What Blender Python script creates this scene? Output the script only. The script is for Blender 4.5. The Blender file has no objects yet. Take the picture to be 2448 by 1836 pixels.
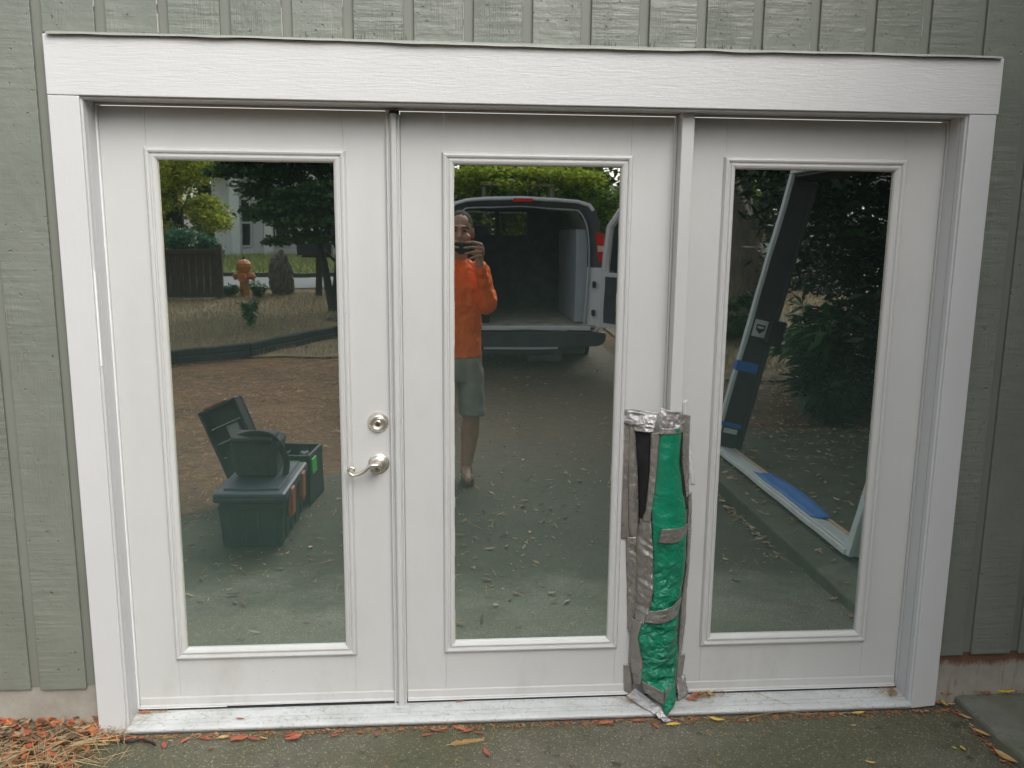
import bpy, bmesh, math, random
import numpy as np
from mathutils import Vector, Matrix, noise
random.seed(7); rng = np.random.default_rng(7)
PI = math.pi
scn = bpy.context.scene
C = scn.collection

# ------------------------------------------------------------------ camera
cam_d = bpy.data.cameras.new('camera'); cam = bpy.data.objects.new('camera', cam_d); C.objects.link(cam)
cam_d.sensor_width = 36.0; cam_d.lens = 29.711; cam_d.clip_start = 0.02; cam_d.clip_end = 500
RR = [[0.99722505, 0.07437077, 0.0033442], [-0.07382556, 0.98212983, 0.17312073], [0.00959068, -0.17288722, 0.98489433]]
m = Matrix.Identity(4)
for i in range(3):
    m[i][0] = RR[i][0]; m[i][1] = RR[i][2]; m[i][2] = -RR[i][1]
m[0][3], m[1][3], m[2][3] = 1.16384, -2.74147, 1.60591
cam.matrix_world = m
scn.camera = cam
# ------------------------------------------------------------------ light: soft overcast daylight
w = bpy.data.worlds.new('World'); scn.world = w; w.use_nodes = True
nt = w.node_tree; nt.nodes.clear()
sky = nt.nodes.new('ShaderNodeTexSky'); sky.sky_type = 'NISHITA'; sky.sun_disc = False
sky.sun_elevation = math.radians(42); sky.sun_rotation = math.radians(155); sky.dust_density = 4; sky.air_density = 1.2
hs = nt.nodes.new('ShaderNodeHueSaturation'); hs.inputs['Saturation'].default_value = 0.28
bg = nt.nodes.new('ShaderNodeBackground'); bg.inputs['Strength'].default_value = 0.15
ow = nt.nodes.new('ShaderNodeOutputWorld')
nt.links.new(sky.outputs[0], hs.inputs['Color']); nt.links.new(hs.outputs[0], bg.inputs[0]); nt.links.new(bg.outputs[0], ow.inputs[0])
sl = bpy.data.lights.new('sun', 'SUN'); sl.energy = 1.2; sl.angle = math.radians(50); sl.color = (1, .97, .93)
so = bpy.data.objects.new('sun', sl); C.objects.link(so)
so.rotation_euler = Vector((math.sin(math.radians(155)) * math.cos(math.radians(42)), math.cos(math.radians(155)) * math.cos(math.radians(42)), math.sin(math.radians(42)))).to_track_quat('Z', 'Y').to_euler()
scn.view_settings.view_transform = 'Standard'; scn.view_settings.look = 'None'
scn.view_settings.exposure = 0.53; scn.view_settings.gamma = 1
scn.cycles.max_bounces = 8

# ------------------------------------------------------------------ materials
class NM:
    def __init__(s, name):
        s.m = bpy.data.materials.new(name); s.m.use_nodes = True; s.t = s.m.node_tree
        s.p = s.t.nodes['Principled BSDF']; s.out = s.t.nodes['Material Output']; s._co = None
    def n(s, k, **kw):
        x = s.t.nodes.new(k)
        for a, v in kw.items():
            if a.startswith('i_'):
                q = a[2:].replace('_', ' ')
                x.inputs[int(q) if q.isdigit() else q].default_value = v
            else: setattr(x, a, v)
        return x
    def l(s, a, b): s.t.links.new(a, b)
    def co(s, scale=(1, 1, 1), obj=False):
        g = s.n('ShaderNodeTexCoord') if obj else s.n('ShaderNodeNewGeometry')
        mp = s.n('ShaderNodeMapping'); mp.inputs['Scale'].default_value = scale
        s.l(g.outputs['Object' if obj else 'Position'], mp.inputs[0]); return mp.outputs[0]
    def noise(s, scale, detail=4, rough=.55, cs=(1, 1, 1), obj=False, dist=0):
        x = s.n('ShaderNodeTexNoise'); x.inputs['Scale'].default_value = scale; x.inputs['Detail'].default_value = detail
        x.inputs['Roughness'].default_value = rough; x.inputs['Distortion'].default_value = dist
        s.l(s.co(cs, obj), x.inputs['Vector']); return x.outputs['Fac']
    def voro(s, scale, cs=(1, 1, 1), feature='F1', out='Distance', obj=False):
        x = s.n('ShaderNodeTexVoronoi'); x.feature = feature; x.inputs['Scale'].default_value = scale
        s.l(s.co(cs, obj), x.inputs['Vector']); return x.outputs[out]
    def ramp(s, f, stops, interp='LINEAR'):
        r = s.n('ShaderNodeValToRGB'); e = r.color_ramp.elements; r.color_ramp.interpolation = interp
        while len(e) < len(stops): e.new(.5)
        for i, (p, c) in enumerate(stops):
            e[i].position = p; e[i].color = (c, c, c, 1) if not hasattr(c, '__len__') else (*c[:3], 1)
        s.l(f, r.inputs[0]); return r.outputs[0]
    def mix(s, f, a, b, mode='MIX'):
        x = s.n('ShaderNodeMix'); x.data_type = 'RGBA'; x.blend_type = mode
        for k, v in ((0, f), (6, a), (7, b)):
            if hasattr(v, 'is_output'): s.l(v, x.inputs[k])
            elif hasattr(v, '__len__'): x.inputs[k].default_value = (*v[:3], 1)
            else: x.inputs[k].default_value = v if k == 0 else (v, v, v, 1)
        return x.outputs[2]
    def math(s, op, a, b=0.0):
        x = s.n('ShaderNodeMath'); x.operation = op
        for k, v in ((0, a), (1, b)):
            if hasattr(v, 'is_output'): s.l(v, x.inputs[k])
            else: x.inputs[k].default_value = v
        return x.outputs[0]
    def base(s, c):
        if hasattr(c, 'is_output'): s.l(c, s.p.inputs['Base Color'])
        else: s.p.inputs['Base Color'].default_value = (*c, 1)
        return s
    def set(s, **kw):
        for a, v in kw.items():
            q = s.p.inputs[{'rough': 'Roughness', 'metal': 'Metallic', 'spec': 'Specular IOR Level', 'coat': 'Coat Weight'}[a]]
            if hasattr(v, 'is_output'): s.l(v, q)
            else: q.default_value = v
        return s
    def bump(s, *hs):     # (height socket, strength, distance)
        prev = None
        for h, st, d in hs:
            b = s.n('ShaderNodeBump'); b.inputs['Strength'].default_value = st; b.inputs['Distance'].default_value = d
            s.l(h, b.inputs['Height'])
            if prev: s.l(prev, b.inputs['Normal'])
            prev = b.outputs[0]
        s.l(prev, s.p.inputs['Normal']); return s

def simple(name, c, rough=.5, metal=0, var=.15, sc=8, bumpd=.0, bs=60, spec=.5, obj=False):
    q = NM(name)
    f = q.noise(sc, 5, .6, obj=obj)
    lo = [x * (1 - var) for x in c]; hi = [min(1, x * (1 + var)) for x in c]
    q.base(q.ramp(f, [(.3, lo), (.7, hi)])).set(rough=rough, metal=metal, spec=spec)
    if bumpd: q.bump((q.noise(bs, 4, obj=obj), .6, bumpd))
    return q.m

M = {}
def mk_siding():
    q = NM('siding_paint')
    oi = q.n('ShaderNodeObjectInfo')
    # every board sampled at its own place in the noise
    def off(scale, cs, detail=5, rough=.6, dist=0):
        g = q.n('ShaderNodeNewGeometry'); ad = q.n('ShaderNodeVectorMath'); ad.operation = 'ADD'
        sc = q.n('ShaderNodeVectorMath'); sc.operation = 'SCALE'; sc.inputs[0].default_value = (7, 13, 31)
        q.l(oi.outputs['Random'], sc.inputs['Scale']); q.l(g.outputs['Position'], ad.inputs[0]); q.l(sc.outputs[0], ad.inputs[1])
        mp = q.n('ShaderNodeMapping'); mp.inputs['Scale'].default_value = cs; q.l(ad.outputs[0], mp.inputs[0])
        x = q.n('ShaderNodeTexNoise'); x.inputs['Scale'].default_value = scale; x.inputs['Detail'].default_value = detail
        x.inputs['Roughness'].default_value = rough; x.inputs['Distortion'].default_value = dist
        q.l(mp.outputs[0], x.inputs['Vector']); return x.outputs['Fac']
    saw = off(1, (5, 5, 55), 4, .55)
    saw2 = off(1, (14, 14, 190), 3, .6)
    grain = off(1, (150, 150, 7), 4, .6, 1.2)
    gm = q.ramp(off(5, (1, 1, .6), 2), [(.48, 0), (.62, 1)])
    pits = q.ramp(off(75, (1, 1, .7), 2, .5), [(.24, 0), (.32, 1)])
    blob = off(26, (1, 1, 1), 3, .6)
    f = off(2.2, (1, 1, 1), 5)
    c = q.ramp(f, [(.3, (.160, .176, .148)), (.7, (.206, .222, .190))])
    c = q.mix(q.math('MULTIPLY', q.math('SUBTRACT', 1.0, pits), .35), c, (.11, .12, .10))
    crack = q.ramp(off(1, (9, 9, .9), 6, .7, .6), [(.258, (1, 1, 1)), (.268, (0, 0, 0))])
    c = q.mix(q.math('MULTIPLY', crack, .0), c, (.03, .03, .03))
    q.base(c).set(rough=.36, spec=.6)
    gg = q.math('MULTIPLY', grain, gm)
    sm_ = q.ramp(off(3.1, (1, 1, .5), 3), [(.35, .15), (.7, 1)])
    q.bump((q.math('MULTIPLY', saw, sm_), .95, .0060), (q.math('MULTIPLY', saw2, sm_), .5, .0012), (gg, 1.0, .0032), (blob, .6, .0034), (off(80, (1, 1, .8), 4, .7), .55, .0014), (pits, 1.0, .0025))
    return q.m
M['siding'] = mk_siding()
q = NM('groove_paint'); q.base(q.ramp(q.noise(3, 4), [(.3, (.170, .182, .155)), (.7, (.198, .209, .180))])).set(rough=.5).bump((q.noise(1, 4, cs=(60, 60, 6)), .4, .001)); M['groove'] = q.m
def trim(name, c, grain):
    q = NM(name); f = q.noise(2.5, 5, .6); sp = q.ramp(q.voro(22), [(.028, 1), (.04, 0)])
    k = q.ramp(f, [(.3, [x * .95 for x in c]), (.7, c)])
    k = q.mix(q.math('MULTIPLY', sp, .18), k, (.2, .18, .16))
    q.base(k).set(rough=.42)
    if grain == 'h':
        q.bump((q.noise(1, 5, .6, cs=(9, 9, 130), dist=1.6), .5, .0022), (q.noise(90, 3), .3, .001))
    elif grain == 'v':
        q.bump((q.noise(1, 4, .6, cs=(60, 60, 14), dist=.5), .35, .0015), (q.noise(45, 4), .35, .0018))
    else:
        q.bump((q.noise(160, 3), .12, .0006))
    return q.m
M['head_trim'] = trim('embossed_trim_paint', (.63, .635, .632), 'h')
M['trim'] = trim('casing_paint', (.605, .61, .615), 'v')
def doorpaint():
    q = NM('door_paint'); f = q.noise(1.6, 4)
    k = q.ramp(f, [(.3, (.545, .549, .538)), (.7, (.578, .582, .570))])
    # scattered dirt specks, denser near the foot of the door
    g = q.n('ShaderNodeNewGeometry'); sx = q.n('ShaderNodeSeparateXYZ'); q.l(g.outputs['Position'], sx.inputs[0])
    low = q.ramp(sx.outputs['Z'], [(.0, 1), (.26, .35)])
    sp = q.ramp(q.voro(36, cs=(1, 1, .6)), [(.035, 1), (.06, 0)])
    sp2 = q.ramp(q.noise(2.2, 2), [(.5, 0), (.6, 1)])
    k = q.mix(q.math('MULTIPLY', q.math('MULTIPLY', sp, low), q.math('MULTIPLY', sp2, .75)), k, (.10, .085, .06))
    sm = q.math('MULTIPLY', q.ramp(q.noise(4, 7, .75, cs=(1, 1, .5)), [(.50, 0), (.75, 1)]), q.math('MULTIPLY', low, .45))
    k = q.mix(sm, k, (.33, .31, .26))
    q.base(k).set(rough=.38).bump((q.noise(220, 2), .10, .0004))
    return q.m
M['door'] = doorpaint()
M['white_vinyl'] = simple('white_vinyl', (.80, .81, .82), .35, 0, .03)
M['strip_tan'] = simple('weatherstrip_tan', (.55, .50, .43), .5, 0, .05)
def thr():
    q = NM('threshold_vinyl'); k = q.ramp(q.noise(6, 6, .7), [(.35, (.50, .52, .51)), (.62, (.62, .64, .64))])
    d = q.ramp(q.noise(70, 6, .8, cs=(1, 1, 1)), [(.54, 0), (.66, 1)])
    d2 = q.ramp(q.noise(5, 3), [(.38, .15), (.6, 1)])
    k = q.mix(q.math('MULTIPLY', q.math('MULTIPLY', d, d2), .7), k, (.18, .14, .10))
    q.base(k).set(rough=.33, spec=.6); return q.m
M['threshold'] = thr()
M['alu'] = simple('sill_metal', (.62, .63, .65), .3, .8, .08, 12)
M['black_gap'] = simple('gap_shade_black', (.02, .02, .022), .5, 0, .2)  # near black standing in for shade in the door gaps
M['flashing'] = simple('flashing_paint', (.30, .315, .28), .5, 0, .12, 9, .001)
q = NM('satin_nickel'); q.base((.74, .70, .62)).set(metal=1, rough=q.ramp(q.noise(120, 3), [(.3, .32), (.7, .42)])); M['nickel'] = q.m
M['nickel_bright'] = simple('polished_nickel', (.82, .80, .76), .16, 1, .02)
M['keyhole'] = simple('keyhole_dark', (.01, .01, .01), .6, 0, .1)
def glass():
    q = NM('reflective_door_glass'); t = q.t
    gl = q.n('ShaderNodeBsdfGlossy'); gl.inputs['Roughness'].default_value = .012; gl.inputs['Color'].default_value = (.90, .95, .92, 1)
    df = q.n('ShaderNodeBsdfDiffuse')
    b = q.n('ShaderNodeBump'); b.inputs['Strength'].default_value = .022; b.inputs['Distance'].default_value = .02
    q.l(q.noise(2.3, 2), b.inputs['Height']); q.l(b.outputs[0], gl.inputs['Normal'])
    # milky haze film mixed into the pane colour, paler towards the bottom, with specks
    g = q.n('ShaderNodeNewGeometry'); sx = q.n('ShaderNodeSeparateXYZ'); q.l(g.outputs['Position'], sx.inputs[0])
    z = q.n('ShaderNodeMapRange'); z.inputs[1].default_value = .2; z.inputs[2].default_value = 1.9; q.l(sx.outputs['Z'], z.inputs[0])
    haze = q.ramp(z.outputs[0], [(0, (.165, .260, .220)), (.20, (.120, .195, .165)), (.45, (.078, .118, .102)), (.75, (.034, .048, .044)), (1, (.008, .014, .012))])
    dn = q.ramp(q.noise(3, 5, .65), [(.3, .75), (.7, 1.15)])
    haze = q.mix(1, haze, dn, 'MULTIPLY')
    spk = q.ramp(q.voro(60), [(.05, 1), (.075, 0)])
    spm = q.ramp(q.noise(9, 2), [(.6, 0), (.68, 1)])
    haze = q.mix(q.math('MULTIPLY', spk, spm), haze, (.45, .5, .48))
    fine = q.ramp(q.noise(700, 2), [(.35, .8), (.65, 1.2)])
    haze = q.mix(1, haze, fine, 'MULTIPLY')
    q.l(haze, df.inputs['Color'])
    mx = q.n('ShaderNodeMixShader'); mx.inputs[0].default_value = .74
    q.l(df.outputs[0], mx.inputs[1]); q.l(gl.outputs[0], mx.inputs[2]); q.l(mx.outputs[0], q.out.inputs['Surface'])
    return q.m
M['glass'] = glass()
M['glazing_tape'] = simple('glazing_tape', (.45, .42, .30), .6, 0, .2, 40)
def tape(name, c):
    q = NM(name); q.base(q.ramp(q.noise(14, 5, .6), [(.3, [x * .8 for x in c]), (.7, [min(1, x * 1.12) for x in c])]))
    q.set(metal=.55, rough=q.ramp(q.noise(20, 4), [(.3, .22), (.7, .40)]))
    q.bump((q.noise(46, 6, .7, cs=(1, 1, .6), dist=1.4), .7, .005), (q.noise(1, 3, cs=(700, 700, 700)), .15, .0004)); return q.m
M['tape'] = tape('duct_tape', (.33, .31, .285))
M['tape_bright'] = tape('shiny_duct_tape', (.42, .41, .405))
def tarp():
    q = NM('green_tarp')
    wv = q.n('ShaderNodeTexWave'); wv.bands_direction = 'X'; wv.inputs['Scale'].default_value = 120; q.l(q.co(), wv.inputs[0])
    wz = q.n('ShaderNodeTexWave'); wz.bands_direction = 'Z'; wz.inputs['Scale'].default_value = 120; q.l(q.co(), wz.inputs[0])
    k = q.ramp(q.noise(9, 6, .7), [(.25, (.003, .145, .075)), (.7, (.008, .26, .145))])
    k = q.mix(q.math('MULTIPLY', q.ramp(wz.outputs['Fac'], [(.2, 1), (.5, 0)]), .25), k, (.003, .07, .04))
    sc = q.math('MULTIPLY', q.ramp(q.noise(1, 6, .75, cs=(30, 30, 90)), [(.62, 0), (.72, 1)]), q.ramp(q.noise(11, 2), [(.58, 0), (.66, 1)]))
    k = q.mix(q.math('MULTIPLY', sc, .8), k, (.45, .55, .50))
    q.base(k).set(rough=.30, spec=.6)
    g = q.n('ShaderNodeNewGeometry'); sz = q.n('ShaderNodeSeparateXYZ'); q.l(g.outputs['Position'], sz.inputs[0])
    lowm = q.ramp(sz.outputs['Z'], [(.30, 1), (.72, .22)])
    def crumple(sc, cs):
        nz = q.n('ShaderNodeTexNoise'); nz.inputs['Scale'].default_value = sc * .5; nz.inputs['Detail'].default_value = 3; q.l(q.co(), nz.inputs['Vector'])
        mx_ = q.n('ShaderNodeMix'); mx_.data_type = 'RGBA'; mx_.blend_type = 'LINEAR_LIGHT'; mx_.inputs[0].default_value = .06; q.l(q.co(cs), mx_.inputs[6]); q.l(nz.outputs['Color'], mx_.inputs[7])
        vx = q.n('ShaderNodeTexVoronoi'); vx.feature = 'DISTANCE_TO_EDGE'; vx.inputs['Scale'].default_value = sc; q.l(mx_.outputs[2], vx.inputs['Vector']); return vx.outputs['Distance']
    c1 = q.math('MULTIPLY', crumple(20, (1, 1, 1.3)), lowm); c2 = q.math('MULTIPLY', crumple(44, (1, 1, 1.6)), lowm)
    q.bump((c1, .9, .020), (c2, .6, .005), (q.noise(34, 6, .7, dist=1.6), .35, .003), (wv.outputs['Fac'], .25, .0004), (wz.outputs['Fac'], .25, .0004)); return q.m
M['tarp'] = tarp()
M['black_fabric'] = simple('black_fabric', (.012, .011, .012), .8, 0, .3, 30, .001, 500)
M['residue'] = simple('tape_residue', (.585, .587, .57), .45, 0, .05, 60)
def asphalt():
    q = NM('asphalt')
    k = q.ramp(q.noise(3.2, 7, .65), [(.25, (.095, .090, .068)), (.5, (.138, .131, .100)), (.78, (.180, .172, .136))])
    moss = q.ramp(q.noise(1.3, 5, .6), [(.40, 0), (.66, .8)])
    k = q.mix(moss, k, (.085, .088, .045))
    v = q.n('ShaderNodeTexVoronoi'); v.inputs['Scale'].default_value = 165; q.l(q.co(), v.inputs['Vector'])
    sep = q.n('ShaderNodeSeparateColor'); q.l(v.outputs['Color'], sep.inputs[0])
    agg = q.ramp(sep.outputs[0], [(.0, .5), (.6, .95), (.84, 1.4), (.93, 2.8)], 'LINEAR')
    stone = q.ramp(v.outputs['Distance'], [(.32, 1), (.5, 0)])
    kk = q.mix(1, k, agg, 'MULTIPLY'); k = q.mix(q.math('MULTIPLY', stone, .85), k, kk)
    v2 = q.n('ShaderNodeTexVoronoi'); v2.inputs['Scale'].default_value = 75; q.l(q.co(), v2.inputs['Vector'])
    s2 = q.n('ShaderNodeSeparateColor'); q.l(v2.outputs['Color'], s2.inputs[0])
    big = q.math('MULTIPLY', q.ramp(s2.outputs[1], [(.9, 0), (.92, 1)]), q.ramp(v2.outputs['Distance'], [(.2, 1), (.34, 0)]))
    k = q.mix(q.math('MULTIPLY', big, .4), k, (.34, .34, .31))
    dark = q.ramp(q.noise(16, 5, .7), [(.60, 0), (.70, .8)])
    k = q.mix(dark, k, (.03, .032, .02))
    gg = q.n('ShaderNodeNewGeometry'); sy = q.n('ShaderNodeSeparateXYZ'); q.l(gg.outputs['Position'], sy.inputs[0])
    yy = q.math('ADD', sy.outputs['Y'], q.math('MULTIPLY', q.math('SUBTRACT', q.noise(1.6, 5, .7), .5), 1.6))
    def band_(a, b):
        mr = q.n('ShaderNodeMapRange'); mr.inputs[1].default_value = a; mr.inputs[2].default_value = b; q.l(yy, mr.inputs[0]); return mr.outputs[0]
    k = q.mix(q.math('MULTIPLY', band_(-.85, -1.35), .95), k, q.mix(1, k, (.30, .29, .19), 'MULTIPLY'))      # colour darkened away from the wall, to dim its image in the glass
    rusty = q.ramp(q.noise(1, 5, .75, cs=(9, 30, 9), dist=1.5), [(.35, (.05, .035, .02)), (.6, (.125, .078, .042)), (.75, (.20, .125, .07))])
    k = q.mix(q.math('MULTIPLY', band_(-2.6, -4.4), .8), k, rusty)                                       # conifer needles trodden in
    q.base(k).set(rough=.8)
    q.bump((v.outputs['Distance'], .55, -.004), (q.noise(120, 4, .7), .6, .003)); return q.m
M['asphalt'] = asphalt()
def concrete(name, a, b, mossc, mossamt):
    q = NM(name); k = q.ramp(q.noise(6, 7, .7), [(.3, a), (.7, b)])
    mm = q.ramp(q.noise(3.3, 6, .65, cs=(1, 1, 2)), [(.45, 0), (.68, mossamt)]); k = q.mix(mm, k, mossc)
    mm2 = q.ramp(q.noise(24, 6, .7), [(.58, 0), (.72, .55)]); k = q.mix(mm2, k, [x * .35 for x in a])
    gg = q.n('ShaderNodeNewGeometry'); sy = q.n('ShaderNodeSeparateXYZ'); q.l(gg.outputs['Position'], sy.inputs[0])
    mr = q.n('ShaderNodeMapRange'); mr.inputs[1].default_value = -.5; mr.inputs[2].default_value = -1.2
    q.l(q.math('ADD', sy.outputs['Y'], q.math('MULTIPLY', q.math('SUBTRACT', q.noise(3, 5, .7), .5), 1.0)), mr.inputs[0])
    k = q.mix(q.math('MULTIPLY', mr.outputs[0], .9), k, q.mix(1, k, (.36, .36, .27), 'MULTIPLY'))      # shade under the shrub painted into the slab colour
    q.base(k).set(rough=.85).bump((q.noise(45, 7, .75), .8, .007)); return q.m
M['slab'] = concrete('mossy_concrete', (.15, .155, .128), (.245, .25, .21), (.12, .135, .06), .8)
def found():
    q = NM('foundation_concrete'); k = q.ramp(q.noise(7, 7, .7), [(.3, (.25, .235, .195)), (.7, (.37, .355, .305))])
    g = q.n('ShaderNodeNewGeometry'); sx = q.n('ShaderNodeSeparateXYZ'); q.l(g.outputs['Position'], sx.inputs[0])
    e = q.math('ADD', sx.outputs['Z'], q.math('MULTIPLY', q.math('SUBTRACT', q.noise(22, 6, .75, cs=(1, 1, .35)), .5), .10))
    rust = q.ramp(e, [(.108, 0), (.128, 1)]); q_x = q.ramp(sx.outputs['X'], [(.0, 0), (1, 1)])
    k = q.mix(q.math('MULTIPLY', rust, q.math('MULTIPLY', q_x, .85)), k, (.11, .035, .012))
    drip = q.math('MULTIPLY', q.ramp(q.noise(1, 4, .7, cs=(45, 45, 5)), [(.56, 0), (.7, .6)]), q_x)
    k = q.mix(drip, k, (.17, .085, .04))
    q.base(k).set(rough=.9).bump((q.noise(50, 6), .5, .004)); return q.m
M['foundation'] = found()
def soil():
    q = NM('needle_covered_soil'); k = q.ramp(q.noise(1.1, 6, .6), [(.3, (.12, .070, .036)), (.55, (.24, .125, .058)), (.75, (.31, .175, .085))])
    st = q.noise(1, 5, .75, cs=(35, 120, 20), dist=1.5); k = q.mix(q.ramp(st, [(.42, .75), (.55, 0)]), k, (.05, .036, .022))
    k = q.mix(q.ramp(q.noise(1, 4, .8, cs=(140, 50, 20), dist=1.5), [(.60, 0), (.7, .55)]), k, (.34, .20, .10))
    q.base(k).set(rough=.95).bump((st, .9, .02)); return q.m
M['soil'] = soil()
def lawn(name, a, b, c):
    q = NM(name); k = q.ramp(q.noise(1.6, 7, .7), [(.3, a), (.6, b), (.8, c)])
    k = q.mix(q.ramp(q.noise(60, 4, .7), [(.4, .5), (.6, 0)]), k, [x * .5 for x in a])
    q.base(k).set(rough=.95).bump((q.noise(40, 5), .9, .03)); return q.m
M['lawn'] = lawn('dry_lawn', (0.176, 0.135, 0.074), (0.257, 0.196, 0.115), (0.297, 0.243, 0.135))
M['verge'] = lawn('green_verge', (0.121, 0.162, 0.047), (0.216, 0.257, 0.081), (0.351, 0.324, 0.149))
M['road'] = simple('road_asphalt', (.17, .175, .18), .85, 0, .1, 2, .002)
def foliage(name, cols, sub=.25, rough=.5):
    q = NM(name); g = q.n('ShaderNodeNewGeometry')
    n_ = len(cols); k = q.ramp(g.outputs['Random Per Island'], [((i + .5) / n_, c) for i, c in enumerate(cols)])
    k = q.mix(q.ramp(q.noise(1.3, 3), [(.35, .45), (.65, 0)]), k, [x * .6 for x in cols[0]])
    q.base(k).set(rough=rough, spec=.35)
    tr = q.n('ShaderNodeBsdfTranslucent'); q.l(k, tr.inputs[0]); mx = q.n('ShaderNodeMixShader'); mx.inputs[0].default_value = sub
    q.l(q.p.outputs[0], mx.inputs[1]); q.l(tr.outputs[0], mx.inputs[2]); q.l(mx.outputs[0], q.out.inputs['Surface']); return q.m
M['yellow_leaf'] = foliage('yellow_green_leaves', [(0.125, 0.213, 0.037), (0.275, 0.362, 0.050), (0.475, 0.525, 0.062), (0.575, 0.525, 0.062)], .45)
M['hedge_leaf'] = foliage('hedge_leaves', [(0.060, 0.144, 0.030), (0.108, 0.216, 0.036), (0.240, 0.360, 0.048), (0.408, 0.480, 0.060)], .4)
M['vine_leaf'] = foliage('bright_vine_leaves', [(.22, .34, .04), (.40, .48, .05), (.55, .58, .07)], .5)
M['maple_leaf'] = foliage('dark_maple_leaves', [(0.038, 0.084, 0.030), (0.054, 0.121, 0.041), (0.081, 0.162, 0.047)], .3)
M['laurel_leaf'] = foliage('dark_evergreen_leaves', [(.018, .045, .024), (.03, .07, .032), (.045, .10, .04)], .12, .35)
M['teal_leaf'] = foliage('blue_green_leaves', [(0.050, 0.150, 0.088), (0.075, 0.213, 0.125), (0.112, 0.275, 0.150)], .3)
M['sap_leaf'] = foliage('sapling_leaves', [(0.050, 0.163, 0.050), (0.100, 0.250, 0.075)], .3)
M['conifer'] = foliage('conifer_leaves', [(.02, .05, .025), (.035, .08, .035), (.06, .12, .045)], .2)
M['far_leaf'] = foliage('yellow_green_far_leaves', [(0.088, 0.163, 0.037), (0.175, 0.275, 0.050), (0.375, 0.450, 0.062)], .4)  # leaf colour of the yellow green background trees
def bark(name, c):
    q = NM(name); k = q.ramp(q.noise(1, 6, .7, cs=(20, 20, 4)), [(.3, [x * .5 for x in c]), (.7, c)])
    q.base(k).set(rough=.9).bump((q.noise(1, 5, .7, cs=(24, 24, 5)), .9, .03)); return q.m
M['bark'] = bark('grey_bark', (.26, .23, .18)); M['dark_bark'] = bark('dark_bark', (.06, .055, .045))
M['dark_wood'] = bark('weathered_dark_wood', (.075, .052, .04)); M['timber'] = bark('landscape_timber', (.045, .052, .052))
M['rock'] = bark('rock', (.19, .18, .145))
M['hydrant'] = simple('hydrant_paint', (.55, .20, .045), .5, 0, .25, 9, .003, 40)
M['mailbox'] = simple('mailbox_paint', (.018, .02, .024), .45, 0, .2)
M['van_white'] = simple('van_white_paint', (.78, .80, .81), .25, 0, .04, 2)
M['van_black'] = simple('van_black_trim', (.055, .06, .068), .5, 0, .2, 6)
M['van_inside'] = simple('van_interior_panel', (.13, .15, .158), .8, 0, .25, 5)
M['van_panel'] = simple('van_grey_panel', (.42, .46, .50), .6, 0, .1, 3)
M['van_floor'] = simple('van_plywood_floor', (.45, .39, .31), .8, 0, .3, 6)
M['red_lens'] = simple('red_lens', (.60, .02, .02), .18, 0, .1); M['clear_lens'] = simple('clear_lens', (.75, .62, .5), .2, 0, .1)
M['rubber'] = simple('tyre_rubber', (.018, .018, .019), .8, 0, .2); M['steel'] = simple('steel', (.4, .4, .4), .4, .8, .1)
q = NM('window_glass'); q.base((.03, .04, .045)).set(rough=.04, spec=.9); M['dark_glass'] = q.m
M['house_white'] = simple('house_white_paint', (.74, .75, .74), .6, 0, .05, 1); M['house_roof'] = simple('roof_shingle', (.12, .12, .125), .9, 0, .3, 6, .01)
M['skin'] = simple('skin', (.42, .235, .165), .5, 0, .12, 14, .0015, 90); M['hair'] = simple('short_hair', (.03, .02, .014), .9, 0, .4, 60, .004, 200)
q = NM('orange_shirt'); q.base(q.ramp(q.noise(6, 4), [(.3, (1.0, .15, .018)), (.7, (1.0, .20, .028))])).set(rough=.75).bump((q.noise(1, 4, .5, cs=(14, 14, 8), dist=1.0), 1.0, .035)); M['shirt'] = q.m
q = NM('grey_shorts'); q.base(q.ramp(q.noise(8, 4), [(.3, (.22, .225, .195)), (.7, (.29, .295, .26))])).set(rough=.8).bump((q.noise(1, 4, .6, cs=(20, 20, 8), dist=.8), .8, .012)); M['shorts'] = q.m
M['shoe'] = simple('brown_shoe', (.17, .125, .085), .7, 0, .2, 20, .002); M['sole'] = simple('shoe_sole', (.12, .10, .08), .7)
M['eye'] = simple('eye_dark', (.02, .015, .012), .3); M['lip'] = simple('lip', (.30, .12, .10), .5)
M['phone'] = simple('phone_black', (.01, .011, .013), .2)
M['box_black'] = simple('toolbox_plastic', (.013, .018, .026), .5, 0, .2, 8, .001, 80); M['box_lid'] = simple('toolbox_lid_plastic', (.026, .036, .056), .45, 0, .15, 8)
M['box_orange'] = simple('toolbox_orange_plastic', (.36, .10, .04), .5); M['sticker_green'] = simple('green_sticker', (.05, .50, .08), .5)
M['bag'] = simple('black_canvas', (.018, .019, .022), .85, 0, .3, 20, .004, 60); M['tool_grey'] = simple('tool_grey', (.35, .36, .36), .5, .2, .2)
M['clear_plastic'] = simple('clear_organiser_rib', (.38, .40, .38), .3)
M['blue_tape'] = simple('blue_masking_tape', (.02, .15, .48), .55, 0, .15, 20, .001); M['raw_wood'] = simple('raw_pine', (.50, .33, .20), .6, 0, .15, 20)
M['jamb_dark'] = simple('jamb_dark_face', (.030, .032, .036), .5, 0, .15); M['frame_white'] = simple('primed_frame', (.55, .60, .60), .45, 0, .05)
M['yellow_tool'] = simple('yellow_plastic', (.85, .50, .03), .4)
def leafm(name, c):
    q = NM(name); oi = q.n('ShaderNodeObjectInfo')
    k = q.mix(q.ramp(q.noise(60, 4, .7), [(.4, 0), (.7, .5)]), c, [x * .45 for x in c]); k = q.mix(q.math('MULTIPLY', oi.outputs['Random'], .35), k, [x * .7 for x in c])
    q.base(k).set(rough=.5).bump((q.noise(150, 3), .3, .001)); return q.m
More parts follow.
